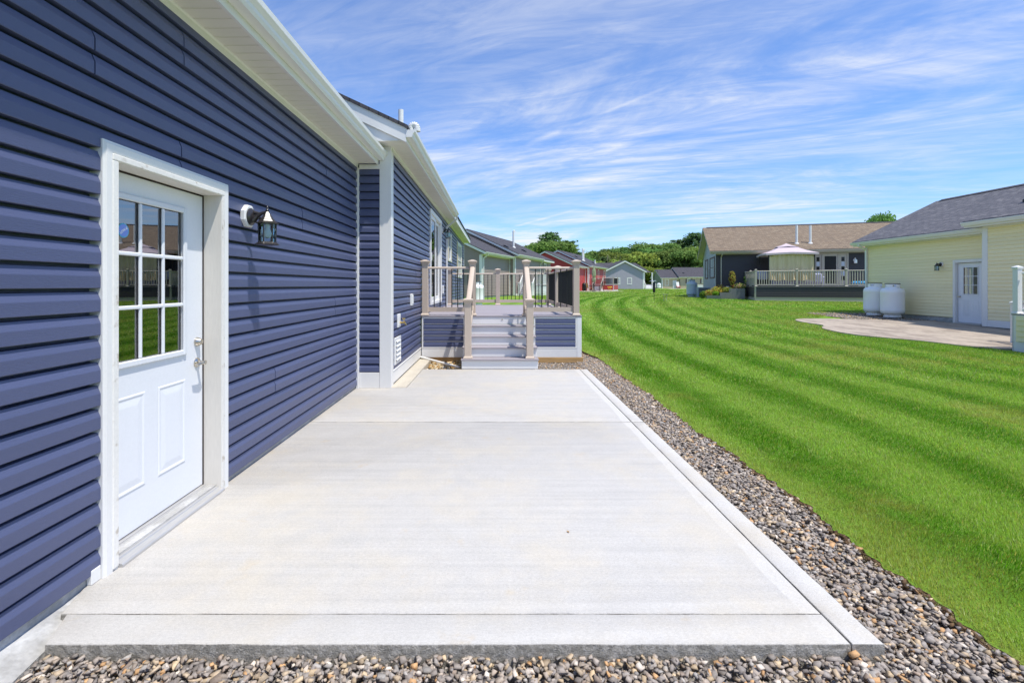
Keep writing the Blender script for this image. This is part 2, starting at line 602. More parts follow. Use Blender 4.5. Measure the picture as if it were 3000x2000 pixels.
def stripe_c(y):
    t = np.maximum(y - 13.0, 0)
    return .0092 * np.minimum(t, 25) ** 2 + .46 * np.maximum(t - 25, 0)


M_LAWN = bpy.data.materials.new('mown_lawn')
g = NT(M_LAWN)
b = g.N['Principled BSDF']
tc = g.n('ShaderNodeTexCoord').outputs['Object']
sp = g.n('ShaderNodeSeparateXYZ'); g.L.new(tc, sp.inputs[0])
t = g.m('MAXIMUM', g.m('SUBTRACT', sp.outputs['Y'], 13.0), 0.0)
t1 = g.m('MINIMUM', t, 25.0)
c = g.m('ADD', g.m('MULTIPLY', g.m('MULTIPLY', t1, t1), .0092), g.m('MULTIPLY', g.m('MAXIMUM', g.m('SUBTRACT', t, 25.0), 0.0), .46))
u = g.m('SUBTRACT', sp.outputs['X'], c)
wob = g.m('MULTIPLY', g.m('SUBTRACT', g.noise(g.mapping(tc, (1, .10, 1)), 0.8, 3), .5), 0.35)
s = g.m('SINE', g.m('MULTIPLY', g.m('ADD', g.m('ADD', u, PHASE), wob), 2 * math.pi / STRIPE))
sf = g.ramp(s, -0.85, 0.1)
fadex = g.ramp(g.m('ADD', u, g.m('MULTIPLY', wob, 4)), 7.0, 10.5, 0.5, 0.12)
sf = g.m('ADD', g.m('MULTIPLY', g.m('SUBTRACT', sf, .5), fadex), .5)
colr = g.mix(sf, G_DARK, G_LIGHT)  # light and dark that bent blades reflect, painted into the ground colour
dry = g.ramp(g.noise(tc, 0.22, 6, .62), .52, .72, 0, .75)
dry2 = g.ramp(g.noise(tc, 1.7, 6, .65), .54, .70, 0, .40)
colr = g.mix(g.m('MAXIMUM', dry, dry2), colr, G_DRY)
hs = g.n('ShaderNodeHueSaturation')
g.L.new(g.m('ADD', g.m('MULTIPLY', g.noise(g.mapping(tc, (1.4, .7, 1)), 38, 6, .75), 1.3), .05), hs.inputs['Value'])
g.L.new(colr, hs.inputs['Color'])
g.L.new(hs.outputs[0], b.inputs['Base Color'])
b.inputs['Roughness'].default_value = 0.85
setin(b, 'Specular IOR Level', 0.15)
bp = g.n('ShaderNodeBump'); bp.inputs['Strength'].default_value = 0.8; bp.inputs['Distance'].default_value = 0.04
g.L.new(g.noise(tc, 45, 6, .7), bp.inputs['Height']); g.L.new(bp.outputs[0], b.inputs['Normal'])

M_SOIL = mat('bed_soil', (0.15, 0.11, 0.075), rough=0.95, var=0.15, vscale=4, fine=0.25, fscale=70, bump=0.8, bscale=60)


def edge_x(y):
    return 2.075 + .012 * np.sin(y * 47 + 3) + .020 * np.sin(y * 2.1) + .014 * np.sin(y * 5.7 + 1) + .010 * np.sin(y * 13.1 + 2) + .006 * np.sin(y * 31)


BED_END = 12.6     # the gravel bed beside the deck tapers out here


def bed_edge(y):
    e = edge_x(y)
    k = np.clip((y - 9.6) / (BED_END - 9.6), 0, 1)
    return e * (1 - k) + 1.70 * k


def build_lawn():
    ys = np.concatenate([[-60, -20, -6, -2], np.arange(0, 14, 0.02), np.arange(14, 30, .5), np.arange(30, 100, 4), np.arange(100, 420, 40)])
    xr = np.concatenate([[0.0, .012], np.geomspace(.06, 260, 48)])
    V = []; F = []
    ny, nx = len(ys), len(xr)
    for y in ys:
        e = bed_edge(y) if y < BED_END else 1.70
        for x in xr:
            V.append((e + x, y, float(ground_z(y)) - (0.0 if x > 0 else 0.0)))
    for j in range(ny - 1):
        for i in range(nx - 1):
            a = j * nx + i
            F.append((a, a + 1, a + nx + 1, a + nx))
    n0 = len(V)
    nl = len(F)
    # cut turf edge down to the bed
    for y in ys:
        e = bed_edge(y) if y < BED_END else 1.70
        V.append((e, y, float(ground_z(y)))); V.append((e + .012, y, float(ground_z(y)) - .12))
    for j in range(ny - 1):
        a = n0 + 2 * j
        F.append((a, a + 2, a + 3, a + 1))
    # behind the houses on the left
    n1 = len(V)
    for y in (ys[ys >= BED_END - .05]):
        for x in (1.70, -3, -20, -120):
            V.append((x, y, float(ground_z(y)) - .004))
    m = int((ys >= BED_END - .05).sum())
    l2 = len(F)
    for j in range(m - 1):
        for i in range(3):
            a = n1 + 4 * j + i
            F.append((a, a + 4, a + 5, a + 1))
    me = bpy.data.meshes.new('lawn')
    me.from_pydata(V, [], F)
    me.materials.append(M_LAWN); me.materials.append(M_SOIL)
    mi = np.zeros(len(F), dtype=np.int32); mi[nl:l2] = 1
    me.polygons.foreach_set('material_index', mi)
    me.update()
    return struct(put('lawn', me))


build_lawn()
bed = MB()
bed.add([(-60, -60, -.092), (2.4, -60, -.092), (2.4, BED_END + .2, -.092), (-60, BED_END + .2, -.092)], [(0, 1, 2, 3)])
M_FINES = mat('stone_dust', (0.25, 0.23, 0.205), rough=0.95, var=0.15, vscale=5, fine=0.3, fscale=130, bump=0.8, bscale=120, col2=(.13, .115, .10), c2scale=60, c2lo=.45, c2hi=.6, c2amt=.8)
struct(bed.build('soil_bed', M_FINES))

# ---- grass blades standing on the lawn
M_GRASS = bpy.data.materials.new('grass_blades')
g = NT(M_GRASS); g.N.clear()
out = g.n('ShaderNodeOutputMaterial')
at = g.n('ShaderNodeAttribute', attribute_name='col')
df = g.n('ShaderNodeBsdfDiffuse'); tr = g.n('ShaderNodeBsdfTranslucent'); gl = g.n('ShaderNodeBsdfGlossy')
gl.inputs['Roughness'].default_value = 0.45
mx = g.n('ShaderNodeMixShader'); mx.inputs[0].default_value = 0.45
m2 = g.n('ShaderNodeMixShader'); m2.inputs[0].default_value = 0.05
g.L.new(at.outputs['Color'], df.inputs['Color'])
g.L.new(g.mix(1.0, at.outputs['Color'], (1.5, 1.35, .8), 'MULTIPLY'), tr.inputs['Color'])
g.L.new(df.outputs[0], mx.inputs[1]); g.L.new(tr.outputs[0], mx.inputs[2])
g.L.new(mx.outputs[0], m2.inputs[1]); g.L.new(gl.outputs[0], m2.inputs[2])
g.L.new(m2.outputs[0], out.inputs[0])


def vnoise(x, y, seed):
    """smooth value noise for colour patches"""
    r_ = np.random.default_rng(seed).random((64, 64))
    xi = np.floor(x).astype(int); yi = np.floor(y).astype(int)
    fx = x - xi; fy = y - yi
    fx = fx * fx * (3 - 2 * fx); fy = fy * fy * (3 - 2 * fy)
    a = r_[xi % 64, yi % 64]; b_ = r_[(xi + 1) % 64, yi % 64]; c_ = r_[xi % 64, (yi + 1) % 64]; d_ = r_[(xi + 1) % 64, (yi + 1) % 64]
    return (a * (1 - fx) + b_ * fx) * (1 - fy) + (c_ * (1 - fx) + d_ * fx) * fy


def build_grass():
    zones = [(1.6, 4.2, 18000, .023, .0022), (4.2, 7.5, 9000, .025, .0032), (7.5, 13.0, 3400, .034, .0056), (13.0, 24.0, 900, .036, .011), (24.0, 40.0, 220, .04, .022), (40.0, 85.0, 36, .05, .055)]
    VV = []; CC = []
    for (d0, d1, dens, hh, ww) in zones:
        xmax = d1 * 1.10 + 1.5
        area = (xmax - 1.6) * (d1 - d0)
        n = int(area * dens)
        x = 1.6 + RNG.random(n) * (xmax - 1.6); y = d0 + RNG.random(n) * (d1 - d0)
        e = np.where(y < BED_END, bed_edge(y), 1.72)
        keep = (x > e + .004 + .02 * RNG.random(n)) & (x < y * 1.12 + .7)
        # paved patches, beds and houses stay free
        keep &= ~((x > 9.6) & (y > 10.6) & (y < 20.5) & (x > np.interp(y, [10.6, 12.5, 13.7, 15.2, 16.2, 17.2, 18.2, 19, 20.5], [11.5, 10.65, 9.95, 10.1, 10.7, 10.75, 11.1, 12.4, 14.0])))
        keep &= ~((x > 11.2) & (y < 11.2))
        x = x[keep]; y = y[keep]; n = len(x)
        z = ground_z(y)
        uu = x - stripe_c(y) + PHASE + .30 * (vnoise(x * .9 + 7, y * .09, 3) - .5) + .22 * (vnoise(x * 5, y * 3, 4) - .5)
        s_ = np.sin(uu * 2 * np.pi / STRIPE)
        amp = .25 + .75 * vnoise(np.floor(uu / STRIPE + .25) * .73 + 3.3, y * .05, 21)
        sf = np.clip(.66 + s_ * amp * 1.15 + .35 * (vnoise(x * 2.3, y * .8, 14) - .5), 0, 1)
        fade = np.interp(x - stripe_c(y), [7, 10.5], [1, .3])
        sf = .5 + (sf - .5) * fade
        h = hh * (.55 + .7 * RNG.random(n)) * (.65 + .75 * vnoise(x * 5, y * 5, 31))
        ang = RNG.random(n) * 2 * np.pi
        lean = .25 + .55 * RNG.random(n)
        # mower lean: away from the viewer on the light stripes, towards on the dark ones
        dx = np.cos(ang) * lean * .75
        dy = np.sin(ang) * lean * .75 + (sf - .5) * .45
        wa = RNG.random(n) * np.pi
        wx = np.cos(wa) * ww * (.6 + .7 * RNG.random(n)); wy = np.sin(wa) * ww * (.6 + .7 * RNG.random(n))
        b0 = np.stack([x - wx, y - wy, z - .004], 1); b1 = np.stack([x + wx, y + wy, z - .004], 1)
        tp = np.stack([x + dx * h, y + dy * h, z + h], 1)
        VV.append(np.stack([b0, b1, tp], 1))
        col = np.array(G_DARK)[None] * (1 - sf)[:, None] + np.array(G_LIGHT)[None] * sf[:, None]  # stripe sheen of the leaning blades is also put into their colour
        far_ = np.clip((x - 6) / 8, 0, 1) * .07
        dry = np.clip((far_ + vnoise(x * .5, y * .4, 5) * .45 + vnoise(x * 1.7, y * 1.5, 8) * .35 + vnoise(x * 7, y * 7, 18) * .25 - .57) * 4.5, 0, .65)
        dry = np.maximum(dry, .62 * np.exp(-np.maximum(x - e[keep] - .02, 0) / .07) * (.5 + vnoise(x * 3, y * 1.5, 9)))
        dry = np.maximum(dry * .7, (RNG.random(n) < .07) * .85)
        dry = np.clip(dry, 0, .95)
        col = col * (1 - dry)[:, None] + np.array(G_DRY)[None] * dry[:, None]
        col *= (.50 + 1.0 * RNG.random(n))[:, None]
        pale = RNG.random(n) < .07
        col[pale] = np.array((.56, .62, .25)) * (.7 + .5 * RNG.random((int(pale.sum()), 1)))
        CC.append(np.repeat(col[:, None, :], 3, 1))
    # straw and runners hanging over the cut edge
    n = 9000
    y = 1.2 + 8.6 * RNG.random(n) ** 1.4
    x = bed_edge(y) + .012 * RNG.normal(size=n) + .006
    z = ground_z(y) - .012 + .010 * RNG.random(n)
    L_ = .018 + .035 * RNG.random(n)
    dx = -L_ * (.2 + .9 * RNG.random(n)); dy = L_ * .8 * RNG.normal(size=n); dz = L_ * (RNG.random(n) - .55)
    w_ = .0016 + .0014 * RNG.random(n)
    VV.append(np.stack([np.stack([x, y - w_, z], 1), np.stack([x, y + w_, z], 1), np.stack([x + dx, y + dy, z + dz], 1)], 1))
    pal = np.array([(.42, .33, .17), (.30, .20, .10), (.16, .10, .05), (.20, .34, .05), (.50, .44, .25)])
    CC.append(np.repeat((pal[RNG.integers(0, 5, n)] * (.6 + .7 * RNG.random((n, 1))))[:, None, :], 3, 1))
    V = np.concatenate(VV).reshape(-1, 3); Cc = np.concatenate(CC).reshape(-1, 3)
    return tri_mesh('grass', V, Cc, M_GRASS)


def tri_mesh(name, V, Cc, m):
    nv = len(V); nf = nv // 3
    me = bpy.data.meshes.new(name)
    me.vertices.add(nv); me.vertices.foreach_set('co', V.astype(np.float32).ravel())
    me.loops.add(nv); me.loops.foreach_set('vertex_index', np.arange(nv, dtype=np.int32))
    me.polygons.add(nf); me.polygons.foreach_set('loop_start', np.arange(0, nv, 3, dtype=np.int32))
    me.update(calc_edges=True)
    a = me.attributes.new('col', 'FLOAT_COLOR', 'POINT')
    a.data.foreach_set('color', np.concatenate([Cc, np.ones((nv, 1))], 1).astype(np.float32).ravel())
    me.materials.append(m)
    me.validate()
    return me


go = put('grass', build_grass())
struct(go, 'stuff'); tag(go, 'striped mown green grass of the wide lawn', 'grass')

# ---- crushed slate gravel
M_STONE = bpy.data.materials.new('slate_chips')
g = NT(M_STONE); b = g.N['Principled BSDF']
at = g.n('ShaderNodeAttribute', attribute_name='col')
tc = g.n('ShaderNodeTexCoord').outputs['Object']
hs = g.n('ShaderNodeHueSaturation')
g.L.new(g.m('ADD', g.m('MULTIPLY', g.noise(tc, 160, 5, .6), .7), .65), hs.inputs['Value'])
g.L.new(at.outputs['Color'], hs.inputs['Color']); g.L.new(hs.outputs[0], b.inputs['Base Color'])
b.inputs['Roughness'].default_value = 0.8
setin(b, 'Specular IOR Level', 0.2)
bp = g.n('ShaderNodeBump'); bp.inputs['Strength'].default_value = 0.3; bp.inputs['Distance'].default_value = 0.004
g.L.new(g.noise(tc, 220, 4), bp.inputs['Height']); g.L.new(bp.outputs[0], b.inputs['Normal'])

ICO_V = np.array([(x, y, z) for x in (-1, 1) for y in (-1, 1) for z in (-1, 1)], dtype=float) * .72
ICO_F = np.array([(0, 1, 3), (0, 3, 2), (4, 6, 7), (4, 7, 5), (0, 4, 5), (0, 5, 1), (2, 3, 7), (2, 7, 6), (0, 2, 6), (0, 6, 4), (1, 5, 7), (1, 7, 3)])


def stones(name, pos, size, flat, cols, m, seed=1, tilt=.55):
    r_ = np.random.default_rng(seed)
    n = len(pos); k = len(ICO_V)
    # angular chips: few vertices pulled to random planes
    base = np.repeat(ICO_V[None], n, 0)
    base = base + .20 * r_.normal(size=base.shape)
    # broken slate: one end and one side pinched
    pin = .35 + .65 * r_.random((n, 1)); pin2 = .55 + .45 * r_.random((n, 1))
    base[:, :, 1] *= np.where(base[:, :, 0] > 0, pin, 1.0)
    base[:, :, 0] *= np.where(base[:, :, 2] > 0, pin2, 1.0)
    sc = np.stack([size * (.8 + .6 * r_.random(n)), size * (.55 + .45 * r_.random(n)), size * flat * (.6 + .8 * r_.random(n))], 1)
    base = base * sc[:, None, :]
    a = r_.random(n) * 2 * np.pi; t1_ = r_.normal(size=n) * tilt; t2_ = r_.normal(size=n) * tilt
    ca, sa, c1, s1, c2, s2 = np.cos(a), np.sin(a), np.cos(t1_), np.sin(t1_), np.cos(t2_), np.sin(t2_)
    Z0 = np.zeros(n); O1 = np.ones(n)
    Rz = np.stack([np.stack([ca, -sa, Z0], 1), np.stack([sa, ca, Z0], 1), np.stack([Z0, Z0, O1], 1)], 1)
    Rx = np.stack([np.stack([O1, Z0, Z0], 1), np.stack([Z0, c1, -s1], 1), np.stack([Z0, s1, c1], 1)], 1)
    Ry = np.stack([np.stack([c2, Z0, s2], 1), np.stack([Z0, O1, Z0], 1), np.stack([-s2, Z0, c2], 1)], 1)
    Rm = Rx @ Ry @ Rz
    P = np.einsum('nij,nkj->nki', Rm, base) + pos[:, None, :]
    V = P.reshape(-1, 3)
    F = (ICO_F[None] + (np.arange(n) * k)[:, None, None]).reshape(-1, 3)
    me = bpy.data.meshes.new(name)
    me.vertices.add(len(V)); me.vertices.foreach_set('co', V.astype(np.float32).ravel())
    me.loops.add(F.size); me.loops.foreach_set('vertex_index', F.astype(np.int32).ravel())
    me.polygons.add(len(F)); me.polygons.foreach_set('loop_start', np.arange(0, F.size, 3, dtype=np.int32))
    me.update(calc_edges=True)
    at_ = me.attributes.new('col', 'FLOAT_COLOR', 'POINT')
    Cc = np.repeat(np.concatenate([cols, np.ones((n, 1))], 1)[:, None], k, 1).reshape(-1, 4)
    at_.data.foreach_set('color', Cc.astype(np.float32).ravel())
    me.materials.append(m)
    me.validate()
    return struct(put(name, me), 'stuff')


PAL = np.array([(.21, .215, .225), (.14, .145, .16), (.27, .26, .255), (.34, .30, .26), (.43, .35, .24), (.53, .42, .26), (.55, .30, .10), (.68, .64, .58), (.29, .31, .32), (.25, .205, .175)])
PAL = (PAL * .62 + PAL.mean(0) * .38) * np.array([1.08, 1.02, .96])
PALW = np.array([.20, .13, .14, .12, .10, .07, .05, .06, .08, .05])


def pick_cols(n, pal=PAL, w=PALW):
    c_ = pal[RNG.choice(len(pal), n, p=w / w.sum())]
    return c_ * (.75 + .55 * RNG.random((n, 1)))


def scatter(x0, x1, y0, y1, dens, z, zj):
    n = int((x1 - x0) * (y1 - y0) * dens)
    return np.stack([x0 + (x1 - x0) * RNG.random(n), y0 + (y1 - y0) * RNG.random(n), z + zj * (RNG.random(n) - .5)], 1)


P1 = scatter(-2.05, 2.5, .9, 1.955, 4300, -.056, .030)
P1 = P1[(P1[:, 0] < edge_x(P1[:, 1]) - .012)]
P2 = scatter(1.555, 2.2, 1.955, 9.9, 4000, -.068, .026)
P2 = P2[(P2[:, 0] < bed_edge(P2[:, 1]) - .010)]
P3 = scatter(.60, 2.2, 8.39, 9.9, 1900, -.085, .03)
P3 = P3[(P3[:, 0] < bed_edge(P3[:, 1]) - .01) & ((P3[:, 0] < 1.56) | (P3[:, 1] > 9.9))]
P4 = scatter(1.65, 2.2, 9.9, BED_END, 1700, -.07, .03)
P4 = P4[(P4[:, 0] < bed_edge(P4[:, 1]) - .01)]
P = np.concatenate([P1, P2, P3, P4])
P = P[~((P[:, 0] < -1.80) & (P[:, 1] > 1.0))]
sz = .0095 + .0105 * RNG.random(len(P)) ** 1.3
big_ = RNG.random(len(P)) < .05
sz[big_] *= 1.45
ne = 1500
ye = 1.2 + 8.6 * RNG.random(ne) ** 1.3
PE = np.stack([bed_edge(ye) - .012 - .02 * RNG.random(ne), ye, -.066 + .02 * (RNG.random(ne) - .5)], 1)
gv = stones('gravel', P, sz, .40, pick_cols(len(P)), M_STONE, 3, .30)
clod = stones('soil_clods', PE, .006 + .010 * RNG.random(ne), .8, np.array([(.12, .075, .04)]) * (.6 + .9 * RNG.random((ne, 1))), M_STONE, 9)
tag(clod, 'crumbled brown soil along the cut edge of the lawn', 'soil')
tag(gv, 'crushed grey and rust slate gravel bed around the patio', 'gravel')
PB = scatter(-1.24, -.62, 8.40, 9.95, 900, -.085, .05)
tanp = np.array([(.52, .40, .22), (.60, .50, .33), (.42, .25, .09), (.33, .20, .08), (.62, .56, .46), (.25, .2, .15)])
gv2 = stones('river_stones', PB, .022 + .02 * RNG.random(len(PB)), .6, pick_cols(len(PB), tanp, np.array([.3, .2, .2, .1, .12, .08])), M_STONE, 5)
tag(gv2, 'tan and orange stones in the corner left of the deck steps', 'stones')
PT = scatter(13.2, 15.8, 17.4, 21.0, 420, .0, .025)
PT[:, 2] += ground_z(PT[:, 1]) + .012
gv3 = stones('gravel', PT, .022 + .012 * RNG.random(len(PT)), .5, pick_cols(len(PT)) * .8, M_STONE, 6)
tag(gv3, 'dark gravel strip under the two propane tanks at the yellow house', 'gravel')

# ---- poured concrete patio
M_CONC = bpy.data.materials.new('broomed_concrete')
g = NT(M_CONC); b = g.N['Principled BSDF']
tc = g.n('ShaderNodeTexCoord').outputs['Object']
sp = g.n('ShaderNodeSeparateXYZ'); g.L.new(tc, sp.inputs[0])
geo = g.n('ShaderNodeNewGeometry'); sn = g.n('ShaderNodeSeparateXYZ'); g.L.new(geo.outputs['Normal'], sn.inputs[0])
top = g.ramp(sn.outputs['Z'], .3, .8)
wobx = g.m('MULTIPLY', g.m('SUBTRACT', g.noise(tc, 2.5, 2), .5), .05)
tx = g.ramp(g.m('ADD', sp.outputs['X'], wobx), 1.325, 1.335)
ty = g.ramp(g.m('ADD', sp.outputs['Y'], wobx), 2.215, 2.235, .45, 0.0)
trow = g.m('MAXIMUM', tx, ty)
bands = g.noise(g.mapping(tc, (.16, 9, 1)), 2.2, 9, .78)
pits = g.noise(g.mapping(tc, (1, 2.4, 1)), 110, 5, .75)
pit = g.ramp(pits, .55, .68)
grain = g.noise(g.mapping(tc, (1, 4, 1)), 150, 3, .7)
base = g.mix(g.ramp(bands, .35, .68), (.485, .468, .440), (.425, .412, .39))
base = g.mix(g.m('MULTIPLY', g.m('MULTIPLY', pit, g.m('SUBTRACT', 1.0, g.m('MULTIPLY', trow, .8))), .85), base, (.20, .17, .135))
base = g.mix(g.m('MULTIPLY', trow, .8), base, (.530, .515, .485))
stain = g.ramp(g.noise(tc, 3.4, 6, .65), .60, .72, 0, .42)
base = g.mix(stain, base, (.47, .38, .25))
stain2 = g.ramp(g.noise(tc, 1.1, 7, .7), .42, .68, 0, .7)
base = g.mix(stain2, base, (.51, .465, .385))
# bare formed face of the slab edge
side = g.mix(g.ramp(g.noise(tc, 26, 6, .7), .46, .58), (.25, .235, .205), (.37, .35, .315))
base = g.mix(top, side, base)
hs = g.n('ShaderNodeHueSaturation')
g.L.new(g.m('ADD', g.m('MULTIPLY', g.noise(g.mapping(tc, (1, 2.2, 1)), 52, 4, .7), .50), g.m('ADD', g.m('MULTIPLY', g.noise(tc, 6.5, 6, .7), .22), g.m('ADD', g.m('MULTIPLY', grain, .9), .21))), hs.inputs['Value'])
g.L.new(base, hs.inputs['Color']); g.L.new(hs.outputs[0], b.inputs['Base Color'])
b.inputs['Roughness'].default_value = 0.82
setin(b, 'Specular IOR Level', 0.3)
hgt = g.m('ADD', g.m('MULTIPLY', g.m('SUBTRACT', 1.0, pit), .5), g.m('MULTIPLY', grain, .5))
sideh = g.m('MULTIPLY', g.ramp(g.noise(tc, 34, 6, .7), .40, .60), 6.0)
mixh = g.n('ShaderNodeMix'); mixh.data_type = 'FLOAT'
g.L.new(top, mixh.inputs[0]); g.L.new(sideh, mixh.inputs[2]); g.L.new(hgt, mixh.inputs[3])
bp = g.n('ShaderNodeBump'); bp.inputs['Strength'].default_value = 0.45; bp.inputs['Distance'].default_value = 0.004
g.L.new(mixh.outputs[0], bp.inputs['Height']); g.L.new(bp.outputs[0], b.inputs['Normal'])

PX1, PXG, PY0, PYG, PYJ, PY1 = 1.548, 1.42, 1.963, 2.145, 5.16, 8.385
WALL_Y = 6.87
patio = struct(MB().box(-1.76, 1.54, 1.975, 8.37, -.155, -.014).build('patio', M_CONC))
GV = .004


def slab(pts):
    """poured panel with an eased, slightly uneven rim"""
    m = MB()
    ctr = Vector((sum(p[0] for p in pts) / len(pts), sum(p[1] for p in pts) / len(pts)))
    fine_pts = []
    for a, b_ in zip(pts, pts[1:] + pts[:1]):
        L_ = math.hypot(b_[0] - a[0], b_[1] - a[1]); k = max(1, int(L_ / .09))
        for i in range(k):
            t_ = i / k
            fine_pts.append((a[0] + (b_[0] - a[0]) * t_ + random.uniform(-.0013, .0013), a[1] + (b_[1] - a[1]) * t_ + random.uniform(-.0013, .0013)))
    n = len(fine_pts)
    # inward offset by the local normal
    def inset(d):
        o = []
        for i in range(n):
            p0 = Vector(fine_pts[i - 1]); p1 = Vector(fine_pts[(i + 1) % n]); p = Vector(fine_pts[i])
            tg = (p1 - p0).normalized(); nn = Vector((-tg.y, tg.x))
            o.append(p + nn * d)
        return o
    rings = [(0, -.15), (0, -.007), (.002, -.002), (.006, 0.0)]
    vs = []
    for d, z in rings:
        for p in inset(d):
            vs.append((p.x, p.y, z + (random.uniform(-.0015, .0005) if -.05 < z < 0 else 0)))
    fs = []
    for r_ in range(3):
        for i in range(n):
            fs.append((r_ * n + i, r_ * n + (i + 1) % n, (r_ + 1) * n + (i + 1) % n, (r_ + 1) * n + i))
    fs.append(tuple(range(3 * n, 4 * n)))
    m.add(vs, fs)
    return m.build('slab', M_CONC, patio, smooth=True)


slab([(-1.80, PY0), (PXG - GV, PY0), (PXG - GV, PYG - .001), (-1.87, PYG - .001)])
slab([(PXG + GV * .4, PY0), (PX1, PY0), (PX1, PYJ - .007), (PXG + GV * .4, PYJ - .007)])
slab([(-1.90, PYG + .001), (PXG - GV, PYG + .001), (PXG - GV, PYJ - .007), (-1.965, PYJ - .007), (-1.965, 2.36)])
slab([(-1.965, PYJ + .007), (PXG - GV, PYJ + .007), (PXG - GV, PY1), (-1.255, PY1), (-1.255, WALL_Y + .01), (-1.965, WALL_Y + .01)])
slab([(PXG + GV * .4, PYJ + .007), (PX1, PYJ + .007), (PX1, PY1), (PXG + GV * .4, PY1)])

# ---- stamped patio behind the yellow house
M_PAVE = mat('stamped_concrete', (0.40, 0.335, 0.265), rough=0.8, var=0.16, vscale=1.6, fine=0.16, fscale=14, bump=0.5, bscale=12, stretch=(1, .45, 1), col2=(.25, .20, .16), c2scale=2.2, c2lo=.46, c2hi=.62, c2amt=.7)
pp = [(11.55, 10.95), (10.65, 12.4), (9.95, 13.7), (10.1, 15.2), (10.75, 16.2), (10.75, 17.2), (11.0, 18.1), (11.7, 18.5), (13.2, 18.3), (15.7, 17.6), (15.7, 10.9)]
sp_ = []
for i in range(len(pp)):
    p0, p1, p2, p3 = pp[i - 1], pp[i], pp[(i + 1) % len(pp)], pp[(i + 2) % len(pp)]
    if i >= 8:
        sp_.append(p1); continue
    for k in range(6):
        t_ = k / 6
        f_ = lambda a, b_, c_, d_: .5 * ((2 * b_) + (-a + c_) * t_ + (2 * a - 5 * b_ + 4 * c_ - d_) * t_ ** 2 + (-a + 3 * b_ - 3 * c_ + d_) * t_ ** 3)
        sp_.append((f_(p0[0], p1[0], p2[0], p3[0]), f_(p0[1], p1[1], p2[1], p3[1])))
vs = [(x, y, float(ground_z(y)) + .035) for x, y in sp_] + [(x, y, float(ground_z(y)) - .08) for x, y in sp_]
n_ = len(sp_)
m_ = MB(); m_.solid(vs, [tuple(range(n_)), tuple(range(2 * n_ - 1, n_ - 1, -1))] + [(i, n_ + i, n_ + (i + 1) % n_, (i + 1) % n_) for i in range(n_)])
struct(m_.build('stamped_patio', M_PAVE))
# ------------------------------------------------------------------ house building kit
EXPO = 0.1143


def lap_profile(kind):
    if kind == 'dutch':
        return [(-.034, 0.0), (.0175, 0.0), (.0195, .003), (.0195, .057), (.0185, .061), (.0085, .084), (.0040, .0955), (-.034, .0985)]
    return [(0.0, 0.0), (.0195, 0.0), (.021, .003), (.0025, EXPO + .004), (-.004, EXPO + .004), (-.004, 0.0)]


def clip_z(prof, z0, z1):
    def half(pts, keep, cut):
        o = []
        for i in range(len(pts)):
            a, b_ = pts[i - 1], pts[i]
            ka, kb = keep(a), keep(b_)
            if ka != kb:
                t_ = (cut - a[1]) / (b_[1] - a[1])
                o.append((a[0] + (b_[0] - a[0]) * t_, cut))
            if kb:
                o.append(b_)
        return o
    p = half(prof, lambda q: q[1] >= z0 - 1e-7, z0)
    if len(p) < 3:
        return []
    return half(p, lambda q: q[1] <= z1 + 1e-7, z1)


def siding(parent, m, axis, plane, sgn, a0, a1, z0, z1, ops=(), kind='dutch', pieces=False, seams=(), gable=None, name='siding'):
    """horizontal lap courses on a wall; ops = (a0, a1, z0, z1) openings; gable(z) -> (lo, hi) limits"""
    prof = lap_profile(kind)
    one = MB()
    k = 0
    z = z0
    while z < z1 - .012:
        top = min(EXPO + .004, z1 - z)
        lo, hi = a0, a1
        if gable:
            g0, g1 = gable(z + EXPO)
            lo, hi = max(lo, g0), min(hi, g1)
        if hi - lo < .03:
            break
        cuts = {lo, hi}
        for o in ops:
            if o[2] < z + top and o[3] > z:
                for q in (o[0], o[1]):
                    if lo < q < hi:
                        cuts.add(q)
        sm = [q for q, c0 in seams if c0 <= k <= c0 + 1 and lo < q < hi]
        for q in sm:
            cuts.add(q)
        cuts = sorted(cuts)
        segs = []
        for c0, c1 in zip(cuts[:-1], cuts[1:]):
            if c1 - c0 < .004:
                continue
            za, zb = 0.0, top
            for o in ops:
                if o[0] <= c0 + 1e-6 and o[1] >= c1 - 1e-6 and o[2] < z + top and o[3] > z:
                    if o[2] <= z + 1e-6 and o[3] >= z + top - 1e-6:
                        za = zb
                    elif o[2] > z:
                        zb = min(zb, o[2] - z)
                    else:
                        za = max(za, o[3] - z)
            if zb - za < .006:
                continue
            pr = clip_z(prof, za, zb)
            if len(pr) < 3:
                continue
            segs.append((c0 + (.0022 if c0 in sm else 0), c1 - (.0022 if c1 in sm else 0), pr))
        for (c0, c1, pr) in segs:
            off = .0028 if any(abs(c0 - .0022 - q) < 1e-6 for q in sm) else 0.0
            P_ = [(plane + sgn * (p + off), q + z) for p, q in pr]
            if pieces:
                mb = MB(); mb.prism(P_, c0, c1, axis)
                mb.build('siding_course', m, parent)
            else:
                one.prism(P_, c0, c1, axis)
        z += EXPO; k += 1
    if not pieces and one.v:
        one.build(name, m, parent)


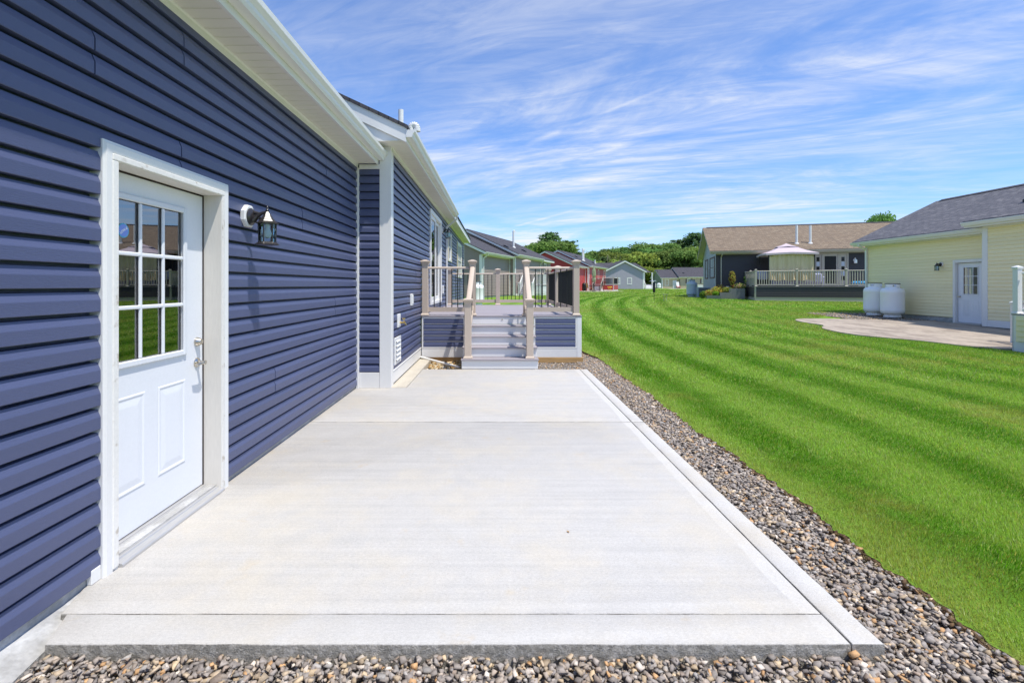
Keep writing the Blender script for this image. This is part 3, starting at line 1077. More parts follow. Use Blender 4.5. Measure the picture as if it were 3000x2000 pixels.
def wall_panel(mb, axis, p0, p1, a0, a1, z0, z1, ops=()):
    """slab p0..p1 thick with holes cut for the openings"""
    ya = sorted({a0, a1} | {max(a0, min(a1, q)) for o in ops for q in o[:2]})
    for c0, c1 in zip(ya[:-1], ya[1:]):
        if c1 - c0 < 1e-4:
            continue
        cols = [(z0, z1)]
        for o in ops:
            if o[0] < c1 - 1e-6 and o[1] > c0 + 1e-6:
                nc = []
                for s0, s1 in cols:
                    if o[3] <= s0 or o[2] >= s1:
                        nc.append((s0, s1)); continue
                    if o[2] > s0:
                        nc.append((s0, o[2]))
                    if o[3] < s1:
                        nc.append((o[3], s1))
                cols = nc
        for s0, s1 in cols:
            if axis == 'y':
                mb.box(p0, p1, c0, c1, s0, s1)
            else:
                mb.box(c0, c1, p0, p1, s0, s1)
    return mb


GUTTER = [(0.0, 0.0), (.075, 0.0), (.088, .022), (.092, .045), (.118, .075), (.122, .112), (.110, .112), (.110, .098), (.006, .098), (.006, .112), (0, .112)]


def section(h, p, mats, pieces=False, roof_detail=False):
    """one gabled block of a house in local axes: long wall on +x at p['x'], ridge along y"""
    x, y0, y1 = p['x'], p['y0'], p['y1']
    W, ze, ov, rk, s = p.get('W', 7.2), p['ze'], p.get('ov', .30), p.get('rk', .30), p.get('s', .47)
    zb = p.get('zb', 0.0); zs = p.get('zs', zb + .02)
    ops = p.get('ops', [])
    sm, tm, rm, fm = mats['side'], mats['trim'], mats['roof'], mats.get('found', M_FOUND)
    fh = p.get('fh', .17)
    zf = ze + fh
    T_ = .12
    xr = x - W / 2
    zr = zf + s * (W / 2 + ov)
    kind = p.get('kind', 'dutch')
    # walls
    wl_ = MB(); wall_panel(wl_, 'y', x - T_, x - (.036 if kind == 'dutch' else 0), y0, y1, zb, ze, [(o[0], o[1], o[2], o[3]) for o in ops])
    wall = wl_.build('wall', mats.get('sheath', sm), h)
    siding(wall, sm, 'y', x, 1, y0 + .005, y1 - .005, zs, ze - .05, [(o[0] - .02, o[1] + .02, o[2] - .02, o[3] + .02) for o in ops], kind, pieces, p.get('seams', ()))
    zw = zf + s * ov - .03          # roof underside at the wall line
    gp = [(x - W, zb), (x - .002, zb), (x - .002, zw), (xr, zw + s * W / 2), (x - W, zw)]
    gl_ = lambda z: (xr - (zw + s * W / 2 - z) / s, xr + (zw + s * W / 2 - z) / s)
    if p.get('near_wall', True):
        e = MB().prism(gp, y0 + (.036 if kind == 'dutch' else 0), y0 + T_, 'y').build('end_wall', mats.get('sheath', sm), h)
        ga = p.get('near_from')
        siding(e, mats.get('side_x', sm), 'x', y0, -1, (x - W + .01) if ga is None else ga, x - .01, zs, zr, p.get('near_ops', []), kind, pieces and ga is not None, (), gl_)
    if p.get('far_wall', True):
        MB().prism(gp, y1 - T_, y1, 'y').build('end_wall', mats.get('sheath', sm), h)
    MB().box(x - W, x - W + T_, y0 + T_ + .003, y1 - T_ - .003, zb, ze).build('back_wall', sm, h)
    # foundation
    MB().box(x - W + .03, x - p.get('fin', .03), y0 + .03, y1 - .03, zb - .5, zb - .003).build('foundation', fm, h)
    # roof deck, rake and eave trim
    th = .045
    ya, yb = y0 - (rk if p.get('near_rake', True) else 0), y1 + (rk if p.get('far_rake', True) else 0)
    xe = x + ov + .025
    rp = [(xe, zf - s * .025), (xr, zr), (2 * xr - xe, zf - s * .025), (2 * xr - xe, zf - s * .025 + th), (xr, zr + th), (xe, zf - s * .025 + th)]
    MB().prism(rp, ya - .02, yb + .02, 'y').build('roof', rm, h)
    cap = [(xr - .14, zr + th - s * .14 + .004), (xr, zr + th + .004), (xr + .14, zr + th - s * .14 + .004), (xr + .14, zr + th - s * .14 + .03), (xr, zr + th + .035), (xr - .14, zr + th - s * .14 + .03)]
    MB().prism(cap, ya + .25, yb - .25, 'y').build('ridge_vent', M_SHDARK, h)
    hb = p.get('rake_h', .17)
    for (yy, on) in ((ya, p.get('near_rake', True)), (yb - .02, p.get('far_rake', True))):
        if not on:
            continue
        r1 = [(x + ov, zf - .001), (xr, zr - .001), (xr, zr - hb), (x + ov, zf - hb)]
        r2 = [(2 * xr - a, q) for a, q in r1]
        MB().prism(r1, yy, yy + .02, 'y').prism(r2, yy, yy + .02, 'y').build('rake_board', tm, h)
        ys0, ys1 = (yy + .021, y0 - .002) if yy == ya else (y1 + .002, yy - .001)
        t_ = .018
        s1_ = [(x + ov - .005, zf - hb * .6), (xr, zr - hb * .6), (xr, zr - hb * .6 - t_), (x + ov - .005, zf - hb * .6 - t_)]
        MB().prism(s1_, ys0, ys1, 'y').prism([(2 * xr - a, q) for a, q in s1_], ys0, ys1, 'y').build('rake_soffit', mats.get('soffit', tm), h)
    # eave
    yg0, yg1 = ya, yb
    MB().box(x + ov - .022, x + ov, yg0 + .021 * bool(p.get('near_rake', True)), yg1 - .021 * bool(p.get('far_rake', True)), ze - .012, zf - .012).build('fascia', tm, h)
    if p.get('gutter', True):
        gy = p.get('gutter_y', (yg0, yg1))
        gz = zf - .112 - .012
        MB().prism([(x + ov + .001 + a, gz + q) for a, q in GUTTER], gy[0], gy[1], 'y').build('gutter', tm, h, smooth=False)
    if p.get('soffit_detail'):
        ysd, pitch = yg0 + .02, .116
        lim = p['soffit_detail']
        sm_ = MB()
        wdt = ov - .022 - .004
        prof = [(0, .006), (.006, .006), (.012, 0.0), (pitch - .004, 0.0), (pitch - .004, .006), (pitch, .006), (pitch, .012), (0, .012)]
        sm_.prism([(a, q) for a, q in prof], 0, wdt, 'x')
        me = sm_.mesh('soffit_panel', mats.get('soffit', tm))
        n_ = int((min(lim, yg1) - ysd) / pitch)
        for i in range(n_):
            put('soffit_panel', me, h, (x + .002, ysd + i * pitch, ze))
        if lim < yg1:
            rest = MB()
            yy = ysd + n_ * pitch
            while yy < yg1 - pitch:
                rest.prism([(a + yy, q + ze) for a, q in prof], x + .002, x + .002 + wdt, 'x')
                yy += pitch
            rest.build('soffit', mats.get('soffit', tm), h)
    else:
        MB().box(x + .002, x + ov - .023, yg0 + .022, yg1 - .022, ze, ze + .012).build('soffit', mats.get('soffit', tm), h)
    MB().prism([(x + .0, ze - .055), (x + .022, ze - .055), (x + .024, ze - .012), (x + .035, ze - .001), (x, ze - .001)], y0 + .006, y1 - .006, 'y').build('frieze_trim', tm, h)
    return dict(x=x, xr=xr, zr=zr + th, zf=zf, zroof=lambda X: zf + s * (x + ov - X) + th)


def corner_board(h, m, x, y, z0, z1, w=.11, t=.024, sx=1, sy=-1):
    """L-shaped board wrapping an outside corner at (x, y)"""
    b1 = MB()
    b1.box(x - sx * w, x + sx * t, y + sy * t, y, z0, z1, .002)
    b1.box(x, x + sx * t, y + .0005 * -sy, y - sy * w, z0, z1, .002)
    b1.build('corner_board', m, h)


def window(h, axis, plane, sgn, a0, a1, z0, z1, tm, double=False, shutter=None, sh_w=.28, grid=None, gm=None, trim=.07):
    """double-hung window set in a wall; parts under the window trim"""
    def bx(mb, n0, n1, b0, b1, c0, c1, ch=0.0):
        q0, q1 = plane + sgn * n0, plane + sgn * n1
        q0, q1 = min(q0, q1), max(q0, q1)
        if axis == 'y':
            mb.box(q0, q1, b0, b1, c0, c1, ch)
        else:
            mb.box(b0, b1, q0, q1, c0, c1, ch)
    f = MB()
    bx(f, -.02, .035, a0 - trim, a0, z0 - trim, z1 + trim, .004)
    bx(f, -.02, .035, a1, a1 + trim, z0 - trim, z1 + trim, .004)
    bx(f, -.02, .034, a0, a1, z1, z1 + trim, .004)
    bx(f, -.02, .050, a0, a1, z0 - trim, z0, .004)
    win = f.build('window', tm, h)
    n = 2 if double else 1
    w = (a1 - a0) / n
    for i in range(n):
        b0, b1 = a0 + i * w + .002, a0 + (i + 1) * w - .002
        sf = MB()
        for (c0, c1, nn) in ((z0 + .002, (z0 + z1) / 2 + .02, .0), ((z0 + z1) / 2 - .015, z1 - .002, .012)):
            bx(sf, -.02 + nn, .008 + nn, b0, b0 + .035, c0, c1)
            bx(sf, -.02 + nn, .008 + nn, b1 - .035, b1, c0, c1)
            bx(sf, -.02 + nn, .0075 + nn, b0 + .035, b1 - .035, c0, c0 + .035)
            bx(sf, -.02 + nn, .0075 + nn, b0 + .035, b1 - .035, c1 - .035, c1)
            if grid:
                for k in range(1, grid[0]):
                    q = b0 + .035 + (b1 - b0 - .07) * k / grid[0]
                    bx(sf, -.01 + nn, .006 + nn, q - .009, q + .009, c0 + .036, c1 - .036)
        sf.build('sash', tm, win)
        for (c0, c1) in ((z0 + .03, (z0 + z1) / 2), ((z0 + z1) / 2 + .01, z1 - .03)):
            pn = MB(); bx(pn, -.018, -.012, b0 + .03, b1 - .03, c0, c1)
            pn.build('pane', gm or M_DARKGLASS, win)
    if shutter:
        for (b0, b1) in ((a0 - trim - sh_w - .01, a0 - trim - .01), (a1 + trim + .01, a1 + trim + .01 + sh_w)):
            s_ = MB()
            bx(s_, 0.0, .028, b0, b0 + .05, z0 - trim, z1 + trim); bx(s_, 0.0, .028, b1 - .05, b1, z0 - trim, z1 + trim)
            for (c0, c1) in ((z0 - trim, z0 - trim + .06), ((z0 + z1) / 2 - .03, (z0 + z1) / 2 + .03), (z1 + trim - .06, z1 + trim)):
                bx(s_, 0.0, .0275, b0 + .05, b1 - .05, c0, c1)
            zz_ = z0 - trim + .06
            bx(s_, 0.0, .012, b0 + .05, b1 - .05, z0 - trim + .06, z1 + trim - .06)
            while zz_ < z1 + trim - .08:
                bx(s_, .0, .02, b0 + .05, b1 - .05, zz_, zz_ + .022)
                zz_ += .04
            s_.build('shutter', shutter, win)
    return win


def downspout(h, m, pts, w=.06, d=.045):
    mb = MB()
    for a, b_ in zip(pts[:-1], pts[1:]):
        a, b_ = Vector(a), Vector(b_)
        dr = (b_ - a).normalized()
        up = Vector((0, 1, 0)) if abs(dr.y) < .7 else Vector((1, 0, 0))
        sd = up
        ot = dr.cross(sd).normalized(); sd = ot.cross(dr).normalized()
        vs = []
        for p in (a - dr * .012, b_ + dr * .012):
            for (i, j) in ((-1, -1), (1, -1), (1, 1), (-1, 1)):
                vs.append(tuple(p + sd * i * w / 2 + ot * j * d / 2))
        mb.solid(vs, [(0, 1, 2, 3), (7, 6, 5, 4), (0, 4, 5, 1), (1, 5, 6, 2), (2, 6, 7, 3), (3, 7, 4, 0)])
    return mb.build('downspout', m, h)


def vent_pipe(h, m, x, y, z0, z1, r=.038, bend=False):
    mb = MB()
    if not bend:
        mb.lathe([(r, 0), (r, z1 - z0), (r * .82, z1 - z0), (r * .8, z1 - z0 - .05)], (x, y, z0), 16)
    else:
        mb.lathe([(r, 0), (r, z1 - z0 - .10)], (x, y, z0), 16)
        mb.lathe([(r * 1.22, 0), (r * 1.22, .05)], (x, y, z1 - .16), 16)
        prev = None
        for i in range(9):
            t_ = math.pi * i / 8
            q = (x + .055 - .055 * math.cos(t_), y, z1 - .10 + .055 * math.sin(t_))
            if prev:
                mb.tube(prev, q, r * 1.12, r * 1.12, 14)
            prev = q
        mb.tube(prev, (prev[0], prev[1], prev[2] - .06), r * 1.22, r * 1.22, 14)
    mb.lathe([(r * 2.2, -.06), (r * 1.9, .02), (r * 1.15, .05)], (x, y, z0 + .03), 14)
    return mb.build('vent_pipe', m, h, smooth=True)


def roof_vent(h, x, y, z, s=.47, m=None):
    mb = MB()
    # low box vent lying on the slope, open downhill
    a = [(.20, -.20 * s + .012), (.20, -.20 * s + .10), (-.06, .03 + .12), (-.2, .2 * s + .06), (-.2, .2 * s + .012)]
    mb.prism([(x + p, z + q) for p, q in a], y - .16, y + .16, 'y')
    mb.prism([(x + p, z + q) for p, q in ((.28, -.28 * s + .002), (.28, -.28 * s + .014), (-.28, .28 * s + .014), (-.28, .28 * s + .002))], y - .22, y + .22, 'y')
    return mb.build('roof_vent', m or M_BLACK, h)


# ---- half-light entry door: slab lies in local y-z, faces +x, hinge side low y
def entry_door(h, plane, a0, a1, z0, z1, sgn=1, handle_hi=True, sticker=False, curtain=False, lever=True, pane_ratio=(.175, .47, .955)):
    w = a1 - a0; ht = z1 - z0
    fl, fz0, fz1 = .165 / .9, .955 - .45, 1.90
    lz0, lz1 = z0 + .925, z0 + 1.885
    lx0, lx1 = (a0 + .095, a1 - .185) if sticker else (a0 + .165, a1 - .165)
    pr = MB()
    P = lambda n: plane + sgn * n

    def bx(mb, n0, n1, b0, b1, c0, c1, ch=0.0):
        q0, q1 = sorted((P(n0), P(n1)))
        mb.box(q0, q1, b0, b1, c0, c1, ch)
    # stiles and rails around the lite; raised panel fields below
    gx0, gx1, gz0, gz1 = lx0 + .03, lx1 - .03, lz0 + .03, lz1 - .03
    wall_panel(pr, 'y', min(P(-.044), P(0)), max(P(-.044), P(0)), a0, a1, z0, z1, [(gx0, gx1, gz0, gz1)])
    door = pr.build('entry_door', M_DOOR, h)
    fr = MB()
    for (b0, b1, c0, c1) in ((lx0, gx0 + .006, lz0, lz1), (gx1 - .006, lx1, lz0, lz1), (gx0 + .006, gx1 - .006, lz0, gz0 + .006), (gx0 + .006, gx1 - .006, gz1 - .006, lz1)):
        bx(fr, .0005, .016, b0, b1, c0, c1, .006)
    fr.build('lite_frame', M_DOOR, door)
    nx, nz = 3, 3
    cw = (gx1 - gx0) / nx; chh = (gz1 - gz0) / nz
    mu = MB()
    for i in range(1, nx):
        q = gx0 + cw * i
        bx(mu, -.005, .010, q - .011, q + .011, gz0 + .0065, gz1 - .0065, .005)
    mu.build('muntin', M_DOOR, door)
    for j in range(1, nz):
        q = gz0 + chh * j
        mu = MB(); bx(mu, -.0055, .0105, gx0 + .0065, gx1 - .0065, q - .011, q + .011, .005)
        mu.build('muntin', M_DOOR, door)
    for i in range(nx):
        for j in range(nz):
            pn = MB()
            q0, q1 = P(-.007), P(-.007)
            vs = [(q0, gx0 + cw * i + .002, gz0 + chh * j + .002), (q0, gx0 + cw * (i + 1) - .002, gz0 + chh * j + .002), (q0, gx0 + cw * (i + 1) - .002, gz0 + chh * (j + 1) - .002), (q0, gx0 + cw * i + .002, gz0 + chh * (j + 1) - .002)]
            pn.add(vs, [(0, 1, 2, 3)] if sgn > 0 else [(3, 2, 1, 0)])
            pn.build('pane', M_GLASS, door)
    if curtain:
        cu = MB(); N_ = 40
        vs = []
        for k in range(N_ + 1):
            yy = gx0 + (gx1 - gx0) * k / N_
            d_ = -.05 - .012 * math.sin(k * 1.9) - .008 * math.sin(k * .7)
            vs += [(P(d_), yy, gz0), (P(d_), yy, gz1)]
        cu.add(vs, [(2 * k, 2 * k + 2, 2 * k + 3, 2 * k + 1) for k in range(N_)])
        cu.build('curtain', M_CURTAIN, door)
    mid = (lx0 + lx1) / 2
    for (b0, b1) in ((lx0 + .005, mid - .055), (mid + .055, lx1 - .005)):
        c0, c1 = z0 + .225, z0 + .765
        # moulded panel: raised rim, valley, bevelled field
        rings = [(0, .0005), (.006, .0045), (.013, .0045), (.022, .0010), (.028, .0010), (.060, .0042), (.064, .0044)]
        vs = []
        for d_, hgt_ in rings:
            for (yy, zz_) in ((b0 + d_, c0 + d_), (b1 - d_, c0 + d_), (b1 - d_, c1 - d_), (b0 + d_, c1 - d_)):
                vs.append((P(hgt_), yy, zz_))
        fs = []
        for r_ in range(len(rings) - 1):
            for i in range(4):
                fs.append((r_ * 4 + i, r_ * 4 + (i + 1) % 4, (r_ + 1) * 4 + (i + 1) % 4, (r_ + 1) * 4 + i))
        k = 4 * (len(rings) - 1)
        fs.append((k, k + 1, k + 2, k + 3))
        if sgn < 0:
            fs = [tuple(reversed(f)) for f in fs]
        MB().add(vs, fs).build('raised_panel', M_DOOR, door)
    hy = a1 - .065 if handle_hi else a0 + .065
    d1 = -1 if handle_hi else 1
    if lever:
        db = MB(); db.lathe([(.031 * 1, 0), (.031, .006), (.029, .012), (.019, .034), (.017, .036), (.006, .037)] if sgn > 0 else [(.031, 0), (.031, -.006), (.029, -.012), (.019, -.034), (.006, -.037)], (plane, hy, z0 + .995), 24, 'x')
        db.build('deadbolt', M_NICKEL, door, smooth=True)
        lv = MB()
        lv.lathe([(.033, 0), (.033, sgn * .005), (.027, sgn * .012), (.013, sgn * .016), (.012, sgn * .055), (.0145, sgn * .062)], (plane, hy, z0 + .855), 24, 'x')
        pts = [(P(.058), hy, z0 + .855), (P(.064), hy + d1 * .025, z0 + .857), (P(.062), hy + d1 * .06, z0 + .855), (P(.058), hy + d1 * .090, z0 + .850)]
        rr = (.011, .010, .0095, .0085)
        for i in range(3):
            lv.tube(pts[i], pts[i + 1], rr[i], rr[i + 1], 12)
        lv.build('lever_handle', M_NICKEL, door, smooth=True)
    else:
        kn = MB(); kn.lathe([(.033, 0), (.033, sgn * .006), (.013, sgn * .012), (.012, sgn * .035), (.028, sgn * .045), (.03, sgn * .06), (.02, sgn * .072)], (plane, hy, z0 + .87), 20, 'x')
        kn.build('door_knob', M_NICKEL, door, smooth=True)
    if sticker:
        cy, cz = gx0 + cw * .40, gz0 + chh * 2.42
        n = 36; s1 = []; s2 = []
        rim = MB(); rim.lathe([(.040, 0), (.040, .0006), (.034, .0008)], (P(-.0062), cy, cz), 36, 'x')
        st_ = rim.build('sticker', M_STICK_RIM, door)
        MB().lathe([(.034, 0), (.034, .0006)], (P(-.0051), cy, cz), 36, 'x').build('sticker_face', M_STICK, door)
        txt = bpy.data.curves.new('lettering', 'FONT'); txt.body = 'LOW-E'; txt.size = .0195; txt.align_x = 'CENTER'; txt.align_y = 'CENTER'; txt.extrude = .0002; txt.offset = .0006
        to = bpy.data.objects.new('lettering_source', txt); COL.objects.link(to)
        bpy.context.view_layer.update()
        me = bpy.data.meshes.new_from_object(to.evaluated_get(bpy.context.evaluated_depsgraph_get()))
        bpy.data.objects.remove(to); me.name = 'lettering'
        me.materials.clear(); me.materials.append(M_STICKTXT)
        ang = R(33)
        me.transform(Matrix.Translation((P(-.0041), cy, cz)) @ Matrix(((0, 0, 1, 0), (1, 0, 0, 0), (0, 1, 0, 0), (0, 0, 0, 1))) @ Matrix.Rotation(ang, 4, 'Z'))
        put('lettering', me, door)
    return door


def door_frame(h, face, plane, a0, a1, z0, z1, sgn=1, m=None, jm=None, tw=.092):
    """brick mould on the wall face, jamb back to the door plane, sill below"""
    m = m or M_WHITE; jm = jm or M_JAMB
    P = lambda n: face + sgn * n
    outer = [(0, -.095), (0, .0), (.014, .0), (.022, -.006), (.030, -.006), (.038, .002), (tw - .016, .004), (tw - .008, -.004), (tw, -.006), (tw, -.095)]
    # profile runs from inner edge (0) to outer edge (tw) in width, depth from the face
    fr = None
    def strip(name, pts, mm, parent):
        return pts
    mb = MB()
    k = len(outer)
    path = [(a0, z0), (a0, z1), (a1, z1), (a1, z0)]
    dirs = [(-1, 0), (-1, 1), (1, 1), (1, 0)]
    vs = []
    for (yy, zz_), (dy, dz) in zip(path, dirs):
        for wv, dv in outer:
            vs.append((P(dv), yy + dy * wv, zz_ + dz * wv))
    fs = []
    for i in range(3):
        for j in range(k):
            j2 = (j + 1) % k
            fs.append((i * k + j, i * k + j2, (i + 1) * k + j2, (i + 1) * k + j))
    fs += [tuple(range(k)), tuple(range(4 * k - 1, 3 * k - 1, -1))]
    mb.solid(vs, fs)
    fr = mb.build('door_frame', m, h)
    d0, d1 = sorted((P(-.004), plane))
    for (b0, b1, c0, c1) in ((a0 - .03, a0 + .001, z0, z1 + .03), (a1 - .001, a1 + .03, z0, z1 + .03)):
        jb = MB(); jb.box(d0 - .06 * (sgn > 0), d1 + .06 * (sgn < 0), b0, b1, c0, c1); jb.build('jamb', jm, fr)
    jb = MB(); jb.box(d0 - .06 * (sgn > 0), d1 + .06 * (sgn < 0), a0 + .0015, a1 - .0015, z1 - .001, z1 + .029); jb.build('jamb', jm, fr)
    return fr
# ------------------------------------------------------------------ the blue house beside the patio
GX, MX = -1.950, -1.490
blue = thing('blue_house', 'navy blue vinyl sided house with white eaves running along the concrete patio', 'house', (-1.95, WALL_Y, 0), world=True)
mats_blue = dict(side=M_BLUE, side_x=M_BLUEX, trim=M_WHITE, roof=M_SHDARK, soffit=M_SOFFIT, sheath=M_BLUE)
D0, D1, DZ = 2.493, 3.435, 2.055
gs = section(blue, dict(x=GX, y0=-1.6, y1=WALL_Y, ze=3.115, ov=.312, W=7.0, zb=.043, zs=.044, s=.466,
                        ops=[(D0 - .03, D1 + .03, .03, DZ + .03)], fin=.006, far_rake=False, far_wall=False,
                        gutter_y=(-1.9, WALL_Y - .028), soffit_detail=9.0,
                        seams=((2.365, 21), (3.016, 18), (3.04, 24), (4.90, 17), (5.59, 23), (1.4, 13), (4.3, 4), (5.9, 9))),
             mats_blue, pieces=True)
ms = section(blue, dict(x=MX, y0=WALL_Y, y1=22.4, ze=3.36, ov=.285, W=8.2, zb=.03, zs=.225, s=.466, near_from=GX + .03,
                        ops=[(10.98, 12.98, 1.06, 3.04), (15.12, 15.92, 2.2, 3.04), (18.75, 20.6, 1.74, 3.06)],
                        gutter_y=(6.565, 14.3), soffit_detail=13.0, rake_h=.19,
                        seams=((7.95, 5), (7.62, 1), (9.0, 11), (10.2, 15))),
             mats_blue, pieces=True)
# corner trims, skirt board, footing
corner_board(blue, M_WHITE, MX, WALL_Y, .0, 3.36, w=.135, t=.026)
MB().box(GX + .001, GX + .040, WALL_Y - .052, WALL_Y - .002, .0, 3.06, .002).build('inside_corner', M_WHITE, blue)
MB().box(GX + .042, MX - .137, WALL_Y - .022, WALL_Y - .001, .0, .215, .003).build('skirt_board', M_WHITE, blue)
MB().box(GX + .042, MX - .137, WALL_Y - .026, WALL_Y - .0005, 3.045, 3.112, .003).build('frieze_trim', M_WHITE, blue)
MB().box(MX + .001, MX + .024, WALL_Y + .137, 22.3, .035, .205, .003).box(MX + .001, MX + .032, WALL_Y + .137, 22.3, .2055, .222, .003).build('skirt_board', M_WHITE, blue)
MB().box(MX - .05, -1.262, WALL_Y + .02, 9.5, -.14, .012, .012).build('footing', M_FOOT, blue)
MB().box(MX + .0005, MX + .026, 22.28, 22.39, .03, 3.3, .002).build('corner_board', M_WHITE, blue)
# boxed return at the end of the main eave, seen over the garage roof
rt = MB().prism([(MX - .45, 3.362), (MX + .283, 3.362), (MX + .283, 3.50), (MX - .45, 3.50 + .72 * .466)], WALL_Y - .275, WALL_Y - .002, 'y')
rt.build('eave_return', M_WHITE, blue)
# foundation ledge at the near corner
lg = MB()
rows = []
ny_ = 26
for j in range(ny_ + 1):
    y = -.4 + 2.75 * j / ny_
    k = max(0.0, min(1.0, (2.36 - y) / .5))
    jit = lambda a: random.uniform(-a, a)
    rows.append([(-1.99, y, -.5), (-1.985, y, .018), (-1.972 + jit(.004), y, -.004 + jit(.005)), (-1.90 + .02 * (1 - k) + jit(.006), y, -.030 + jit(.008)), (-1.80 - .12 * (1 - k) + jit(.007), y, -.050 + jit(.007)), (-1.79 - .12 * (1 - k), y, -.5)])
vs = [p for r_ in rows for p in r_]
fs = []
for j in range(ny_):
    for i in range(5):
        a = j * 6 + i
        fs.append((a, a + 1, a + 7, a + 6))
lg.add(vs, [tuple(reversed(f)) for f in fs]); lg.add(rows[0], [(0, 1, 2, 3, 4, 5)]).build('foundation_ledge', M_FOUND, blue)

# garage entry door
FACE, DPL = -1.916, -2.046
fr_ = door_frame(blue, FACE, DPL, D0, D1, .0, DZ, m=M_WHITE)
# worn inner edge of the casing
for (a, b_, c_, d_) in ((D0 - .040, D0 - .001, .012, DZ), (D1 + .001, D1 + .030, .012, DZ)):
    MB().box(FACE - .03, FACE + .0065, a, b_, c_, d_, .004).build('stop_board', M_TRIMWORN, fr_)
MB().box(FACE - .03, FACE + .0068, D0 - .04, D1 + .03, DZ + .001, DZ + .034, .004).build('stop_board', M_TRIMWORN, fr_)
MB().box(GX - .004, GX + .022, D0 - .15, D0 - .093, -.0, .07, .003).build('trim_block', M_WHITE, fr_)
for (a, b_, c_, d_) in ((D0, D0 + .010, .045, DZ), (D1 - .010, D1, .045, DZ), (D0, D1, DZ - .012, DZ)):
    MB().box(DPL - .03, DPL + .004, a + .0012, b_ - .0012, c_, d_ - .0012).build('gasket', M_GASKET, fr_)
sill = MB().prism([(DPL - .03, 0.0), (FACE + .022, 0.0), (FACE + .022, .012), (FACE + .016, .018), (FACE - .020, .024), (FACE - .024, .030), (DPL + .012, .042), (DPL - .03, .046)], D0 + .002, D1 - .002, 'y')
sill.build('threshold', M_ALU, fr_)
sl2 = MB()
for i in range(7):
    q = DPL + .018 + i * .012
    sl2.box(q, q + .005, D0 + .004, D1 - .004, .0405 - i * .0017, .0440 - i * .0017)
sl2.build('sill_ribs', M_ALU, fr_)
entry_door(blue, DPL, D0 + .012, D1 - .012, .050, DZ - .012, sticker=True)
MB().box(DPL - .044, DPL - .004, D0 + .012, D1 - .012, .044, .0495).build('door_sweep', M_GASKET, fr_)

# patio door of the main part
pd = MB()
a0, a1, c0, c1 = 10.98, 12.98, 1.06, 3.04
for (q0, q1, r0, r1) in ((a0 - .09, a0, c0 - .07, c1 + .10), (a1, a1 + .09, c0 - .07, c1 + .10), (a0, a1, c1, c1 + .10), (a0, a1, c0 - .07, c0)):
    pd.box(MX - .03, MX + .045, q0 + .0004, q1 - .0004, r0, r1, .004)
pdo = pd.build('patio_door', M_WHITE, blue)
for (q0, q1, off) in ((a0 + .002, (a0 + a1) / 2 + .05, .0), ((a0 + a1) / 2 - .05, a1 - .002, -.045)):
    f = MB()
    for (u0, u1, w0, w1) in ((q0, q0 + .085, c0 + .002, c1 - .002), (q1 - .085, q1, c0 + .002, c1 - .002), (q0 + .085, q1 - .085, c0 + .002, c0 + .10), (q0 + .085, q1 - .085, c1 - .09, c1 - .002)):
        f.box(MX - .02 + off, MX + .018 + off, u0, u1, w0, w1, .004)
    f.build('sash', M_WHITE, pdo)
    MB().box(MX - .004 + off, MX + .0 + off, q0 + .08, q1 - .08, c0 + .09, c1 - .08).build('pane', M_GLASS, pdo)
    MB().box(MX - .105 + off * .2, MX - .10 + off * .2, q0 + .02, q1 - .02, c0 + .05, c1 - .02).build('blind', M_CURTAIN, pdo)
MB().box(MX + .019, MX + .05, a0 + .03, a0 + .06, 1.98, 2.16, .006).build('handle', M_WHITE, pdo)
window(blue, 'y', MX, 1, 15.16, 15.88, 2.24, 3.0, M_WHITE, shutter=M_TANSHUT, sh_w=.27)
window(blue, 'y', MX, 1, 18.8, 20.55, 1.79, 3.02, M_WHITE, double=True, shutter=M_TANSHUT, sh_w=.3, grid=(2, 1))
downspout(blue, M_WHITE, [(MX + .345, 14.22, 3.41), (MX + .335, 14.22, 3.33), (MX + .06, 14.30, 3.12), (MX + .045, 14.30, .25)])

# small fittings on the main wall
vn = MB(); vn.box(MX + .010, MX + .030, 7.09, 7.54, .275, .665, .004)
vent = vn.build('wall_vent', M_WHITE, blue)
for i in range(5):
    zc = .335 + i * .066
    MB().box(MX + .0295, MX + .0312, 7.17, 7.46, zc - .010, zc + .013).build('vent_slot', M_BLACK, vent)
    MB().prism([(MX + .031, zc + .018), (MX + .046, zc - .002), (MX + .0475, zc + .001), (MX + .033, zc + .022)], 7.16, 7.47, 'y').build('louver', M_WHITE, vent)
hb = MB().box(MX + .010, MX + .034, 7.30, 7.49, .80, 1.0, .006).box(MX + .034, MX + .0395, 7.33, 7.46, .825, .975, .004).build('tap_block', M_WHITE, blue)
tp = MB(); tp.lathe([(.013, 0), (.013, .06), (.017, .065), (.017, .085)], (MX + .038, 7.40, .87), 12, 'x')
tp.tube((MX + .11, 7.40, .875), (MX + .135, 7.40, .835), .011, .012, 10)
tp.tube((MX + .10, 7.40, .88), (MX + .10, 7.40, .925), .006, .006, 8)
tp.lathe([(.024, .922), (.026, .93), (.024, .938)], (MX + .10, 7.40, 0), 10)
tp.build('hose_tap', M_BRASS, hb, smooth=True)
ob = MB().box(MX + .010, MX + .052, 8.40, 8.54, 1.08, 1.28, .008).box(MX + .052, MX + .060, 8.42, 8.52, 1.11, 1.25, .004).build('outlet_box', M_WHITE, blue)
ob = MB().box(MX + .010, MX + .052, 13.35, 13.49, 1.2, 1.42, .008).build('outlet_box', M_WHITE, blue)

# pipes standing on the main roof
zr_ = ms['zroof']
vent_pipe(blue, M_PIPE, -1.63, 8.4, zr_(-1.63) - .03, 4.42, .045)
vent_pipe(blue, M_PIPE, -1.50, 8.62, zr_(-1.50) - .03, 4.28, .050, bend=True)


